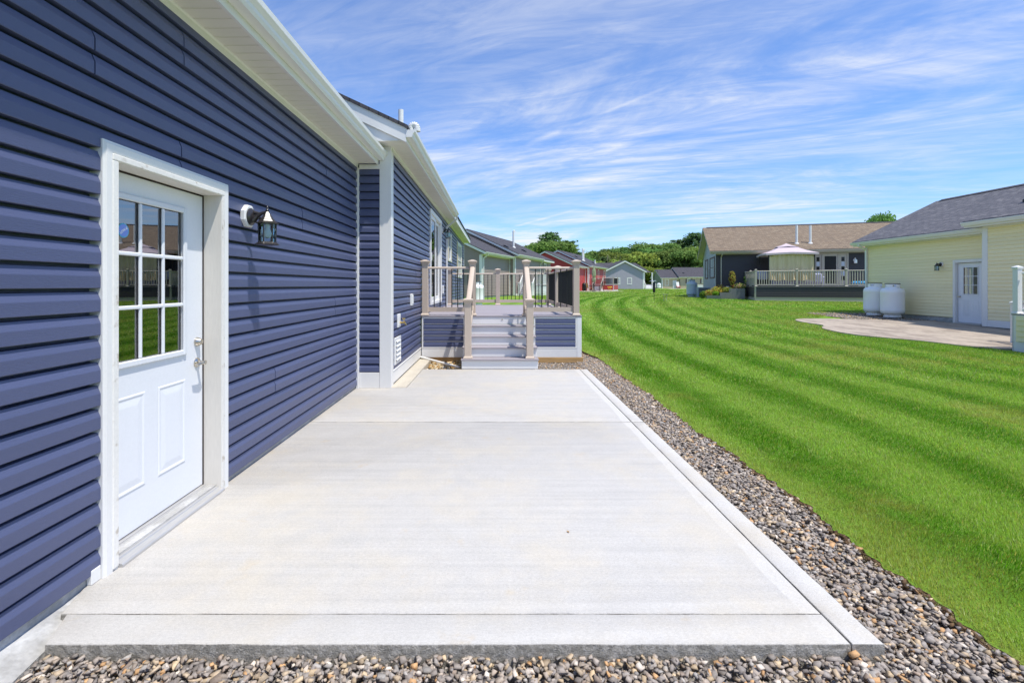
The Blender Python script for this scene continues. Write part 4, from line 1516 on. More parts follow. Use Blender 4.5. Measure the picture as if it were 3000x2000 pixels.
# ---- lantern
def make_lantern(label, loc, rotz, block='oct'):
    t_ = thing('wall_lantern', label, 'wall lamp', loc, rotz, 'wall lanterns beside the doors')
    bm_ = MB()
    if block == 'oct':
        oct_ = [(.090 * math.cos(R(22.5 + 45 * i)), .090 * math.sin(R(22.5 + 45 * i))) for i in range(8)]
        oct2 = [(q * .90, w * .90) for q, w in oct_]
        vs = [(0, q, w) for q, w in oct_] + [(.028, q, w) for q, w in oct_] + [(.036, q, w) for q, w in oct2]
        fs = [tuple(range(7, -1, -1)), tuple(range(16, 24))]
        for k in (0, 8):
            fs += [(k + i, k + (i + 1) % 8, k + 8 + (i + 1) % 8, k + 8 + i) for i in range(8)]
        bm_.solid(vs, fs)
    else:
        bm_.box(0, .03, -.09, .09, -.09, .09, .006)
    bm_.build('mounting_block', M_WHITE, t_)
    MB().lathe([(.066, .0362), (.066, .044), (.056, .054), (.044, .060), (.020, .066)], (0, 0, -.004), 24, 'x').build('back_plate', M_BRONZE, t_, smooth=True)
    ar = MB()
    pts = [(.055, 0, -.035), (.085, 0, .0), (.12, 0, .022), (.165, 0, .034)]
    rr = [.026, .018, .0125, .010]
    for i in range(3):
        ar.tube(pts[i], pts[i + 1], rr[i], rr[i + 1], 12)
    ar.tube((.055, 0, .03), (.10, 0, .018), .016, .012, 10)
    ar.build('arm', M_BRONZE, t_, smooth=True)
    cx = .165
    hexa = lambda r_, z, a0=30: [(cx + r_ * math.cos(R(a0 + 60 * i)), r_ * math.sin(R(a0 + 60 * i)), z) for i in range(6)]

    def hexstack(levels, name, mm, cap=True):
        vs = [p for r_, z in levels for p in hexa(r_, z)]
        fs = []
        for k in range(len(levels) - 1):
            fs += [(6 * k + i, 6 * k + (i + 1) % 6, 6 * k + 6 + (i + 1) % 6, 6 * k + 6 + i) for i in range(6)]
        fs += [tuple(range(5, -1, -1)), tuple(range(6 * len(levels) - 6, 6 * len(levels)))]
        return MB().solid(vs, fs).build(name, mm, t_)
    hexstack([(.062, -.062), (.080, -.060), (.081, -.054), (.063, -.040), (.060, -.036), (.046, -.019), (.043, -.015), (.031, .006), (.028, .010), (.017, .026), (.011, .034)], 'cap', M_BRONZE)
    MB().lathe([(.009, .030), (.013, .040), (.013, .046), (.007, .054), (.009, .064), (.005, .074), (.001, .080)], (cx, 0, 0), 14).build('finial', M_BRONZE, t_, smooth=True)
    hexstack([(.066, -.218), (.084, -.222), (.086, -.216), (.066, -.200), (.060, -.198)], 'base', M_BRONZE)
    bar = MB()
    for i in range(6):
        t1_ = R(30 + 60 * i)
        p = (cx + .060 * math.cos(t1_), .060 * math.sin(t1_))
        bar.tube((p[0], p[1], -.200), (p[0] + .004 * math.cos(t1_), p[1] + .004 * math.sin(t1_), -.058), .0048, .0048, 6)
    bar.build('cage', M_BRONZE, t_)
    for i in range(6):
        q = hexa(.057, -.200); w = hexa(.060, -.060)
        MB().add([q[i], q[(i + 1) % 6], w[(i + 1) % 6], w[i]], [(0, 1, 2, 3)]).build('pane', M_LAMPGLASS, t_)
    MB().lathe([(.016, -.062), (.017, -.088), (.014, -.09), (.022, -.105), (.031, -.128), (.031, -.146), (.022, -.164), (.006, -.171)][::-1], (cx, 0, 0), 18).build('bulb', M_BULB, t_, smooth=True)
    return t_


lan = make_lantern('black lantern on white octagonal block right of the nearest white door', (GX + .0165, 3.80, 1.962), 0)
copy_tree(lan, (MX + .0165, 13.38, 2.92), 0, 'small black lantern on the blue wall beyond the tall glazed patio door')

# ------------------------------------------------------------------ the deck in front
DECK_Z, DY0, DY1, DXL, DXR = .84, 9.575, 14.9, -1.452, 1.655
deck = thing('deck', 'grey board deck with tan posts, black balusters and white front steps', 'deck', (.1, 12.2, 0), world=True)


def sqstack(levels, c):
    vs = []
    for r_, z in levels:
        vs += [(c[0] - r_, c[1] - r_, c[2] + z), (c[0] + r_, c[1] - r_, c[2] + z), (c[0] + r_, c[1] + r_, c[2] + z), (c[0] - r_, c[1] + r_, c[2] + z)]
    fs = []
    n = len(levels)
    for k in range(n - 1):
        fs += [(4 * k + i, 4 * k + (i + 1) % 4, 4 * k + 4 + (i + 1) % 4, 4 * k + 4 + i) for i in range(4)]
    fs += [(3, 2, 1, 0), (4 * n - 4, 4 * n - 3, 4 * n - 2, 4 * n - 1)]
    return MB().solid(vs, fs)


def post(par, x, y, z0, z1, w=.118, m=M_TAN, cap='flared', base=True):
    r_ = w / 2
    p = MB().box(x - r_, x + r_, y - r_, y + r_, z0, z1 - .06, .006).build('post', m, par)
    k = w / .118
    if cap == 'flared':
        lv = [(r_ + .001, -.105), (r_ + .010 * k, -.070), (r_ + .022 * k, -.055), (r_ + .030 * k, -.050), (r_ + .032 * k, -.030), (r_ + .020 * k, -.022), (r_ * .45, -.004), (r_ * .2, 0)]
    else:
        lv = [(r_ + .001, -.075), (r_ + .012 * k, -.07), (r_ + .014 * k, -.03), (r_ * .2, 0)]
    sqstack(lv, (x, y, z1)).build('post_cap', m, p)
    if base:
        sqstack([(r_ + .020 * k, .0012), (r_ + .020 * k, .020), (r_ + .010 * k, .032), (r_ + .002, .045)], (x, y, z0)).build('post_base', m, p)
    return p


BAL_CACHE = {}


def rail_run(par, a, b_, za, zb, m_r=M_TAN, m_b=M_BLACK, top=.95, bot=.07, bh=.09, tw=.075, tth=.042, sp=.121, bw=.0095, square=False, skip=0.0, names=('top_rail', 'bottom_rail', 'baluster')):
    """top rail, bottom rail and single balusters between two posts; a, b_ are (x, y)"""
    a, b_ = Vector(a), Vector(b_)
    L_ = (b_ - a).length
    d = (b_ - a) / L_
    n = Vector((-d.y, d.x))

    def beam(w, z0, z1, name, ch):
        mb = MB()
        if ch:
            pr = [(-w / 2, z0), (w / 2, z0), (w / 2 + .004, (z0 + z1) / 2), (w / 2 - .006, z1 - .006), (w * .22, z1), (-w * .22, z1), (-w / 2 + .006, z1 - .006), (-w / 2 - .004, (z0 + z1) / 2)]
        else:
            pr = [(-w / 2, z0), (w / 2, z0), (w / 2, z1), (-w / 2, z1)]
        k = len(pr)
        vs = []
        for (pt, zz_) in ((a, za), (b_, zb)):
            for q, w_ in pr:
                o = pt + n * q
                vs.append((o.x, o.y, zz_ + w_))
        mb.solid(vs, [(i, (i + 1) % k, k + (i + 1) % k, k + i) for i in range(k)] + [tuple(range(k - 1, -1, -1)), tuple(range(k, 2 * k))])
        mb.build(name, m_r, par)
    beam(tw, top - tth, top, names[0], True)
    beam(.042, bot, bot + bh, names[1], False)
    nb = max(1, int(round(L_ / sp)) - 1)
    key = (round(top, 3), round(bot + bh, 3), bw, square, m_b.name)
    if key not in BAL_CACHE:
        mb = MB()
        if square:
            mb.box(-bw, bw, -bw, bw, bot + bh - .003, top - tth + .003)
        else:
            mb.tube((0, 0, bot + bh - .003), (0, 0, top - tth + .003), bw, bw, 8)
        BAL_CACHE[key] = mb.mesh('baluster', m_b, not square)
    for i in range(nb):
        t_ = (i + 1) / (nb + 1)
        p = a.lerp(b_, t_)
        o = put(names[2], BAL_CACHE[key], par, (p.x, p.y, za + (zb - za) * t_))


PZ = DECK_Z + 1.09
# boards
bw_ = .139
yb_ = DY0 - .012
i = 0
nb_ = int((DY1 - DY0 + .02) / (bw_ + .004))
bm0 = MB().box(DXL, DXR + .014, 0, bw_, -.025, 0, .004).mesh('deck_board', M_BOARD)
for i in range(nb_):
    put('deck_board', bm0, deck, (0, yb_ + i * (bw_ + .004), DECK_Z))
# skirt: front left and right panels, right side
def skirt(x0, x1, y, name='skirt_panel'):
    s_ = MB().box(x0, x1, y + .02, y + .05, .03, DECK_Z - .027).build(name, M_RISER, deck)
    fr2 = [(x0, x1, .03, .205), (x0, x0 + .030, .226, DECK_Z - .027), (x1 - .030, x1, .226, DECK_Z - .027), (x0 + .03, x1 - .03, DECK_Z - .062, DECK_Z - .0275)]
    for (q0, q1, r0, r1) in fr2:
        MB().box(q0 + .0005, q1 - .0005, y - .002, y + .0195, r0, r1, .003).build('trim_board', M_RISER, s_)
    MB().box(x0, x1, y - .006, y + .0195, .2055, .2255, .003).build('trim_board', M_RISER, s_)
    siding(s_, M_BLUEX, 'x', y + .0195, -1, x0 + .031, x1 - .031, .228, DECK_Z - .063, (), 'dutch', True)
    return s_


skirt(DXL + .0, -.612, DY0)
skirt(.728, DXR - .085, DY0)
MB().box(DXR - .0845, DXR + .004, DY0 - .006, DY0 + .05, .03, DECK_Z - .027, .003).build('corner_board', M_RISER, deck)
MB().box(DXR - .03, DXR - .002, DY0 + .0505, DY1, .03, DECK_Z - .027).build('side_panel', M_RISER, deck)
MB().box(DXR - .002, DXR + .004, DY0 + .0505, DY0 + .10, .03, DECK_Z - .028).build('corner_board', M_RISER, deck)
sp2 = MB().box(DXR - .0018, DXR + .003, DY0 + .1005, DY1, .03, .21).build('side_trim', M_RISER, deck)
siding(sp2, M_BLUE, 'y', DXR - .0018, 1, DY0 + .101, DY1 - .05, .215, DECK_Z - .03, (), 'dutch', False)
MB().box(DXL + .02, -.612, DY0 + .02, DY0 + .11, -.075, .027, .004).build('timber', M_LUMBER, deck)
MB().box(.728, DXR + .035, DY0 - .012, DY0 + .13, -.075, .028, .005).build('timber', M_LUMBER, deck)
MB().box(DXR - .10, DXR + .03, DY0 + .1305, DY1, -.075, .027, .005).build('timber', M_LUMBER, deck)
# steps
RS, TR = DECK_Z / 5, (DY0 - 8.402) / 4
SX0, SX1 = -.592, .712
for i in range(5):
    y = 8.402 + TR * i
    MB().box(SX0, SX1, y, y + .018, RS * i + (.001 if i == 0 else .0015), RS * (i + 1) - .026, .002).build('riser', M_RISER, deck)
    if i < 4:
        for k in range(2):
            q = y - .026 + k * (TR + .024) / 2
            MB().box(SX0 - .014, SX1 + .014, q, q + (TR + .024) / 2 - .004, RS * (i + 1) - .025, RS * (i + 1), .004).build('tread', M_BOARD, deck)
    if i < 4:
        for (q0, q1) in ((SX0 + .001, SX0 + .02), (SX1 - .02, SX1 - .001)):
            MB().box(q0, q1, y + .0185, DY0 - .004 if i == 0 else DY0 - .004, RS * i + .0005, RS * (i + 1) - .027, .0).build('stringer', M_RISER, deck)
MB().lathe([(.016, 0), (.016, -.006), (.010, -.009)], (.115, 8.402 + TR * 4 - .0005, RS * 4.55), 12, 'y').build('step_light', M_KHAKI, deck)
# posts
PLX, PRX = -.478, .585
pf = [(-1.392, DY0 + .065), (PLX + .012, DY0 + .065), (PRX, DY0 + .065), (1.562, DY0 + .065)]
for (x, y) in pf:
    post(deck, x, y, DECK_Z, PZ)
pb = [(-1.392, 14.75), (.045, 14.75), (1.562, 14.75)]
for (x, y) in pb + [(1.562, 12.55)]:
    post(deck, x, y, DECK_Z, PZ)
for x in (PLX - .012, PRX - .006):
    post(deck, x, 8.402 + .105, RS, RS + 1.045)
g_ = .059
rail_run(deck, (pf[0][0] + g_, pf[0][1]), (pf[1][0] - g_, pf[1][1]), DECK_Z, DECK_Z)
rail_run(deck, (pf[2][0] + g_, pf[2][1]), (pf[3][0] - g_, pf[3][1]), DECK_Z, DECK_Z)
rail_run(deck, (pb[0][0] + g_, 14.75), (pb[1][0] - g_, 14.75), DECK_Z, DECK_Z)
rail_run(deck, (pb[1][0] + g_, 14.75), (pb[2][0] - g_, 14.75), DECK_Z, DECK_Z)
rail_run(deck, (1.562, DY0 + .065 + g_), (1.562, 12.55 - g_), DECK_Z, DECK_Z)
rail_run(deck, (1.562, 12.55 + g_), (1.562, 14.75 - g_), DECK_Z, DECK_Z)
for (xa, xb) in ((PLX - .012, PLX + .012), (PRX - .006, PRX)):
    rail_run(deck, (xa, 8.507 + g_), (xb, DY0 + .065 - g_), RS + .02, DECK_Z + .0, top=.955, bot=.10, tw=.088, tth=.05)

pv = MB().tube((-1.455, 9.50, .045), (-.66, 8.83, -.045), .021, .021, 14)
tag(pv.build('drain_pipe', M_PIPE, smooth=True), 'thin white plastic pipe lying over the stones left of the deck steps', 'pipe')

# dead leaf on the slab
lf = MB()
lf.add([(0, -.011, .002), (.005, -.003, .006), (.004, .006, .004), (0, .012, .007), (-.005, .005, .003), (-.005, -.004, .005), (0, 0, .0015)], [(0, 1, 6), (1, 2, 6), (2, 3, 6), (3, 4, 6), (4, 5, 6), (5, 0, 6)])
tag(lf.build('fallen_leaf', M_LUMBER, loc=(.416, 2.85, .001), rotz=.5), 'tiny curled dead leaf on the near half of the patio', 'leaf')
# ------------------------------------------------------------------ neighbouring houses
def gz(y):
    return float(ground_z(y))


def deck_simple(name, label, loc, rotz, x0, x1, y0, y1, zd, m_deck, m_rail, m_bal, m_skirt, m_trim, rails, posts, stair=None, kind='clap', bh=.92, sp=.115, bw=.017, cap='flat'):
    d = thing(name, label, 'deck', loc, rotz)
    k = 0
    x = x0
    bme = MB().box(0, .138, y0 - .02, y1 + .02, -.028, 0).mesh('deck_board', m_deck)
    while x < x1 - .05:
        put('deck_board', bme, d, (x, 0, zd)); x += .142
    # skirt on the two outer sides and the front
    for (ax, pl, sg, a0, a1) in (('y', x1 - .03, 1, y0, y1), ('x', y0, -1, x0, x1 - .03), ('x', y1, 1, x0, x1 - .03)):
        b_ = MB()
        if ax == 'y':
            b_.box(pl - .03, pl, a0, a1, -.05, zd - .03)
        else:
            b_.box(a0, a1, min(pl, pl - sg * .03), max(pl, pl - sg * .03), -.05, zd - .03)
        s_ = b_.build('skirt_panel', m_trim, d)
        siding(s_, m_skirt, ax, pl, sg, a0 + .09, a1 - .09, .20, zd - .04, (), kind, False)
    for (a, b_, za, zb) in rails:
        rail_run(d, a, b_, za, zb, m_rail, m_bal, top=bh, bot=.06, bh=.055, tw=.07, tth=.04, sp=sp, bw=bw, square=True)
    for (px_, py_, z0, z1) in posts:
        post(d, px_, py_, z0, z1, .11, m_rail, cap)
    if stair:
        ax, sx0, sx1, n, dirn = stair
        rs = zd / n
        for i in range(n - 1):
            zt = rs * (n - 1 - i)
            if ax == 'y':
                b0 = (y0 if dirn < 0 else y1) + dirn * .28 * i
                q0, q1 = sorted((b0, b0 + dirn * .28))
                MB().box(sx0, sx1, q0, q1, -.05, zt - .03).build('riser', m_trim, d)
                q0, q1 = sorted((b0 + dirn * .002, b0 + dirn * .31))
                MB().box(sx0 - .01, sx1 + .01, q0, q1, zt - .0295, zt).build('tread', m_deck, d)
    return d


def tank(label, loc, m=M_TANK, rotz=0.0, r=.38, ht=1.28, ring='cut', group='propane tanks in the gardens'):
    t_ = thing('propane_tank', label, 'tank', loc, rotz, group)
    b0 = .10
    H_ = ht - .17
    prof = [(.02, b0 - .03), (r * .5, b0 - .015), (r * .82, b0 + .02), (r * .95, b0 + .06), (r, b0 + .13), (r, b0 + .16), (r * 1.004, b0 + .165), (r, b0 + .17), (r, H_ - .17), (r * 1.004, H_ - .165), (r, H_ - .16), (r * .985, H_ - .10), (r * .93, H_ - .05), (r * .8, H_ - .012), (r * .5, H_ + .012), (.05, H_ + .02)]
    MB().lathe(prof, (0, 0, 0), 40).build('body', m, t_, smooth=True)
    MB().lathe([(r * .74, 0), (r * .74, .055), (r * .68, .075), (r * .68, .14)], (0, 0, 0), 32).build('foot_ring', m, t_, smooth=True)
    # collar with hand holes
    n = 36; rc = r * .60; t0 = .006
    col_ = MB()
    z0, z1 = H_ + .0, ht
    for i in range(n):
        a0, a1 = 2 * math.pi * i / n, 2 * math.pi * (i + 1) / n
        hole = (i % 9) in (3, 4, 5)
        spans = [(z0, z1)] if not hole else [(z0, z0 + .055), (z1 - .045, z1)]
        for (s0, s1) in spans:
            vs = []
            for rr in (rc, rc - t0):
                for (aa, zz_) in ((a0, s0), (a1, s0), (a1, s1), (a0, s1)):
                    vs.append((rr * math.cos(aa), rr * math.sin(aa), zz_))
            col_.solid(vs, [(0, 1, 2, 3), (7, 6, 5, 4), (0, 4, 5, 1), (1, 5, 6, 2), (2, 6, 7, 3), (3, 7, 4, 0)])
    col_.build('collar', m, t_)
    tor = MB()
    for i in range(n):
        a0, a1 = 2 * math.pi * i / n, 2 * math.pi * (i + 1) / n
        tor.tube((rc * math.cos(a0), rc * math.sin(a0), ht), (rc * math.cos(a1), rc * math.sin(a1), ht), .016, .016, 6)
    tor.build('rim', M_BLACK, t_, smooth=True)
    v_ = MB().lathe([(.022, H_), (.022, H_ + .06), (.03, H_ + .06), (.03, H_ + .11), (.014, H_ + .12)], (0, 0, 0), 12)
    v_.tube((0, 0, H_ + .07), (.10, .0, H_ + .08), .014, .014, 8)
    v_.build('valve', M_BRASS, t_, smooth=True)
    return t_


# ---- yellow house across the lawn
YO = (15.85, 21.1, .115)
yel = thing('yellow_house', 'pale yellow clapboard house with grey shingle roof at the right edge', 'house', YO, math.pi)
mats_y = dict(side=M_YELLOW, side_x=M_YELLOW, trim=M_WHITE, roof=M_SHGREY, soffit=M_WHITE, sheath=M_YELLOW)
ygs = section(yel, dict(x=0, y0=0, y1=5.55, ze=2.985, ov=.34, W=6.6, zb=.20, zs=.21, s=.486, kind='clap', ops=[(4.18, 5.10, .02, 2.08)], far_rake=False, far_wall=False, gutter_y=(-.32, 5.52)), mats_y, pieces=True)
yms = section(yel, dict(x=.45, y0=5.55, y1=16.5, ze=3.16, ov=.34, W=7.5, zb=.20, zs=.24, s=.486, kind='clap', near_from=.03), mats_y, pieces=True)
corner_board(yel, M_WHITE, .45, 5.55, .02, 3.15, w=.15, t=.026)
corner_board(yel, M_WHITE, 0, 0, .05, 2.97, w=.12, t=.024)
MB().box(.451, .475, 5.70, 16.4, .02, .23, .003).build('skirt_board', M_WHITE, yel)
door_frame(yel, .075, -.02, 4.18, 5.10, .02, 2.08, m=M_WHITE, jm=M_WHITE)
entry_door(yel, -.02, 4.195, 5.085, .06, 2.065, handle_hi=False, curtain=True, lever=False)
MB().box(-.05, .09, 4.185, 5.095, .0, .055, .004).build('threshold', M_ALU, yel)
downspout(yel, M_WHITE, [(.40, .12, 3.04), (.39, .12, 2.98), (.07, .10, 2.82), (.055, .10, .1)], .075, .055)
roof_vent(yel, -1.0, 5.0, ygs['zroof'](-1.0) - .01, .486)
roof_vent(yel, -.35, 6.3, yms['zroof'](-.35) - .01, .486)
copy_tree(lan, (YO[0] - .016, 17.5, 2.17), math.pi, 'small black lantern on the yellow wall left of the white half glass door')
for c_ in bpy.data.objects:
    pass

deck_simple('deck', 'yellow skirted deck with white vinyl railing cut by the right picture edge', (15.40, 10.9, gz(10.9) + .02), math.pi, .0, 4.0, .0, 5.6, .80, M_BOARD, M_WHITE, M_WHITE, M_YELLOW, M_WHITE,
            rails=[((3.9, .16), (3.9, 2.6), .80, .80), ((3.9, 2.72), (3.9, 5.4), .80, .80), ((.1, .06), (1.50, .06), .80, .80), ((2.85, .06), (3.84, .06), .80, .80), ((2.80, -1.0), (2.80, .0), .0, .80), ((1.55, -1.0), (1.55, .0), .0, .80)],
            posts=[(3.92, .06, .80, 1.86), (3.92, 2.66, .80, 1.86), (2.80, .06, .80, 1.86), (1.55, .06, .80, 1.86), (2.80, -1.06, .0, 1.05), (1.55, -1.06, .0, 1.05)],
            stair=('y', 1.6, 2.75, 5, -1), sp=.13)
tank('white propane tank at the yellow wall, the one nearer the white door', (15.18, 18.85, gz(18.8) + .05), rotz=.4)
tank('white propane tank at the yellow wall, the one farther from the door', (15.22, 19.78, gz(19.8) + .04), rotz=1.3)

# ---- charcoal house with the tan roof
CO = Vector((15.2, 34.0, .50)); CR = R(253)
ca, sa = math.cos(CR), math.sin(CR)


def CW(x, y, z=0.0):
    return (CO.x + x * ca - y * sa, CO.y + x * sa + y * ca, CO.z + z)


cha = thing('charcoal_house', 'charcoal sided bungalow with tan shingle roof behind the canopy', 'house', CO, CR)
mats_c = dict(side=M_CHAR, side_x=M_CHARLIT, trim=M_KHAKI, roof=M_SHTAN, soffit=M_KHAKI, sheath=M_CHAR)  # side_x: same siding with the sky-lit tone painted in
cms = section(cha, dict(x=0, y0=0, y1=13.0, ze=3.08, ov=.38, rk=.45, W=8.0, zb=.05, zs=.06, s=.47, kind='clap', ops=[(5.9, 7.75, .92, 2.96)]), mats_c)
corner_board(cha, M_CHAR, 0, 0, .05, 3.02, w=.10)
downspout(cha, M_KHAKI, [(.44, .32, 3.1), (.42, .32, 3.02), (.07, .30, 2.85), (.055, .30, .05)])
vent_pipe(cha, M_PIPE, -.6, 5.05, cms['zroof'](-.6) - .05, cms['zroof'](-.6) + 1.2, .075)
vent_pipe(cha, M_PIPE, -.6, 5.85, cms['zroof'](-.6) - .05, cms['zroof'](-.6) + 1.17, .075)
for (a0, a1) in ((-3.2, -1.0), (-6.3, -4.9)):
    window(cha, 'x', 0, -1, a0, a1, 1.5, 2.9, M_MAROON, double=True, gm=M_DARKGLASS, shutter=M_MAROON, sh_w=.35)
# front door with sidelights
fd = MB()
for (a, b_, c_, d_) in ((5.82, 5.9, .88, 3.02), (7.75, 7.83, .88, 3.02), (5.9, 7.75, 2.96, 3.02), (6.34, 6.40, .9, 2.96), (7.25, 7.31, .9, 2.96)):
    fd.box(-.05, .05, a + .0003, b_ - .0003, c_, d_, .004)
fdo = fd.build('front_door', M_KHAKI, cha)
MB().box(-.03, .012, 6.402, 7.248, .92, 2.958).build('storm_door', M_KHAKI, fdo)
MB().box(.0125, .02, 6.50, 7.15, 1.95, 2.82).build('pane', M_SCREEN, fdo)
MB().box(.0125, .02, 6.50, 7.15, 1.05, 1.88).build('pane', M_SCREEN, fdo)
for a in (5.902, 7.312):
    sl = MB().box(-.03, .008, a, a + .436, .92, 2.958).build('sidelight', M_KHAKI, fdo)
    for i in range(5):
        z = 1.25 + i * .31
        MB().box(.0085, .014, a + .13, a + .31, z, z + .27).build('pane', M_TANKB if i % 2 else M_DARKGLASS, fdo)
MB().box(.010, .03, .62, .80, .78, .86, .004).build('outlet_box', M_WHITE, cha)
wl2 = thing('wall_lantern', 'white wall lamp right of the front door on the charcoal house', 'wall lamp', CW(.016, 8.15, 2.55), CR, 'wall lanterns beside the doors')
MB().lathe([(.07, 0), (.07, .03), (.05, .04)], (0, 0, 0), 16, 'x').build('back_plate', M_WHITE, wl2)
MB().path([(.03, 0, .02), (.10, 0, .12), (.2, 0, .12), (.22, 0, .02)], .018).build('arm', M_WHITE, wl2)
MB().lathe([(.05, -.22), (.09, -.20), (.085, -.04), (.10, -.03), (.03, .04)], (.22, 0, 0), 14).build('shade', M_BULB, wl2, smooth=True)

zd = .87
dc = deck_simple('deck', 'charcoal skirted deck with beige railing in front of the charcoal house', CO, CR, .02, 3.4, 1.75, 10.5, zd, M_BOARD, M_KHAKI, M_KHAKI, M_CHAR, M_KHAKI,
                 rails=[((3.3, 1.9), (3.3, 4.0), zd, zd), ((3.3, 4.12), (3.3, 6.55), zd, zd), ((3.3, 6.67), (3.3, 9.0), zd, zd), ((.1, 1.83), (3.24, 1.83), zd, zd)],
                 posts=[(3.3, 1.83, zd, zd + 1.05), (3.3, 4.06, zd, zd + 1.05), (3.3, 6.61, zd, zd + 1.05), (3.3, 9.06, zd, zd + 1.05), (1.7, 1.83, zd, zd + 1.02), (.1, 1.83, zd, zd + 1.0)], bh=.95, sp=.13, bw=.022)
# gazebo
gaz = thing('gazebo', 'gazebo with two tier mauve canopy and beige side curtain on the deck', 'gazebo', CW(1.75, 3.85, zd), CR)


def tent(hw, z0, z1, hw2, name, par, drop=.12, sag=.10):
    n = 8; m_ = 8
    vs = []; fs = []
    rings = []
    for j in range(m_ + 1):
        t_ = j / m_
        ring = []
        hwj = hw + (hw2 - hw) * t_
        zj = z0 + (z1 - z0) * (t_ - sag * math.sin(math.pi * t_))
        for s_ in range(4):
            for i in range(n):
                q = -1 + 2 * i / n
                x_, y_ = ((hwj, q * hwj), (-q * hwj, hwj), (-hwj, -q * hwj), (q * hwj, -hwj))[s_]
                ring.append((x_, y_, zj + (1 - abs(q)) * .06 * (1 - t_)))
        rings.append(ring)
    rings.insert(0, [(x_ * 1.0, y_ * 1.0, z - drop) for x_, y_, z in rings[0]])
    k = 4 * n
    vs = [p for r_ in rings for p in r_]
    for j in range(len(rings) - 1):
        for i in range(k):
            fs.append((j * k + i, j * k + (i + 1) % k, (j + 1) * k + (i + 1) % k, (j + 1) * k + i))
    fs.append(tuple((len(rings) - 1) * k + i for i in range(k)))
    o = MB().add(vs, fs).build(name, M_CANVAS, par)
    sol = o.modifiers.new('thickness', 'SOLIDIFY'); sol.thickness = .012
    return o


tent(1.42, 2.02, 2.47, .44, 'canopy', gaz)
tent(.56, 2.45, 2.70, .02, 'canopy_top', gaz, drop=.05)
for sx in (-1, 1):
    for sy in (-1, 1):
        MB().tube((sx * 1.24, sy * 1.24, 0), (sx * 1.24, sy * 1.24, 2.07), .03, .03, 8).build('pole', M_BLACK, gaz)
br = MB()
for i in range(10):
    y0_, y1_ = -1.24 + 2.48 * i / 10, -1.24 + 2.48 * (i + 1) / 10
    f_ = lambda q: 1.84 + .15 * (1 - (q / 1.24) ** 2)
    br.tube((1.29, y0_, f_(y0_)), (1.29, y1_, f_(y1_)), .012, .012, 6)
br.build('arch_bar', M_BLACK, gaz)
cu = MB(); vs = []; n_ = 48
for i in range(n_ + 1):
    q = -1.22 + 2.44 * i / n_
    for j in range(7):
        z = .36 + (2.04 - .36) * j / 6 + (.03 * math.sin(i * .5) if j == 0 else 0)
        vs.append((1.23 + .05 * math.sin(i * .55 + j * .25) * (1 - j / 8) + .03 * math.sin(i * 1.3), q, z))
cu.add(vs, [(i * 7 + j, (i + 1) * 7 + j, (i + 1) * 7 + j + 1, i * 7 + j + 1) for i in range(n_) for j in range(6)])
o = cu.build('side_curtain', M_BURLAP, gaz); sol = o.modifiers.new('thickness', 'SOLIDIFY'); sol.thickness = .008
# sofa under the canopy, sign, tub
sf = thing('outdoor_sofa', 'low sofa with lilac cloth cover under the mauve canopy', 'sofa', CW(2.3, 4.3, zd), CR)
MB().box(-.4, .4, -1.25, 1.25, .08, .42, .06).build('seat', M_LILAC, sf)
MB().box(.28, .48, -1.25, 1.25, .2, .78, .07).build('backrest', M_LILAC, sf)
for s_ in (-1, 1):
    MB().box(-.4, .45, s_ * 1.32 - .1, s_ * 1.32 + .1, .05, .6, .05).build('armrest', M_LILAC, sf)
ch = thing('patio_chair', 'dark cushioned chair at the left end of the beige railed deck', 'chair', CW(2.3, 2.35, zd), CR)
MB().box(-.3, .3, -.3, .3, .3, .45, .05).build('seat', M_SCREEN, ch)
MB().box(.2, .36, -.3, .3, .4, .95, .05).build('backrest', M_LILAC, ch)
for s_ in (-1, 1):
    MB().box(-.3, .3, s_ * .32 - .03, s_ * .32 + .03, 0.0, .6, .01).build('arm_frame', M_SCREEN, ch)
tub = thing('paddling_pool', 'small bright blue segmented rim pool on the deck beside the beige front door', 'pool', CW(2.5, 8.1, zd), CR)
tb = MB()
for i in range(20):
    t_ = 2 * math.pi * i / 20
    tb.lathe([(.05, -.11), (.09, -.07), (.09, .07), (.05, .11)], (1.0 * 0 + .62 * math.cos(t_), .80 * math.sin(t_), .21), 8, 'y')
tb.build('rim', M_LBLUE, tub, smooth=True)
MB().lathe([(.56, .0), (.58, .2)], (0, 0, 0), 20).build('basin', M_WHITE, tub)
sg = thing('welcome_sign', 'tall white welcome board leaning at the charcoal wall beside the yellow corner', 'sign', CW(.10, 9.05, zd), CR)
MB().box(-.012, .012, -.17, .17, 0, 1.55, .003).build('board', M_WHITE, sg)
txt = bpy.data.curves.new('lettering', 'FONT'); txt.body = 'W\nE\nL\nC\nO\nM\nE'; txt.size = .24; txt.align_x = 'CENTER'; txt.space_line = .86; txt.extrude = .001
to = bpy.data.objects.new('lettering_source', txt); COL.objects.link(to)
bpy.context.view_layer.update()
me = bpy.data.meshes.new_from_object(to.evaluated_get(bpy.context.evaluated_depsgraph_get())); bpy.data.objects.remove(to)
me.name = 'lettering'; me.materials.clear(); me.materials.append(M_BLACK)
me.transform(Matrix.Translation((.0135, 0, 1.32)) @ Matrix(((0, 0, 1, 0), (1, 0, 0, 0), (0, 1, 0, 0), (0, 0, 0, 1))))
put('lettering', me, sg)
tank('tall grey blue propane tank beside the gable end of the charcoal house', (CW(-2.4, -1.15)[0] - .1, 37.0, gz(37) + .0), M_TANKB, ring='x')
acx, acy = 14.85, 35.3
ac = thing('air_conditioner', 'grey outdoor air conditioner unit at the charcoal house corner', 'air conditioner', (acx, acy, gz(acy)), R(-15))
MB().box(-.42, .42, -.38, .38, .04, .74, .03).build('housing', M_ACGREY, ac)
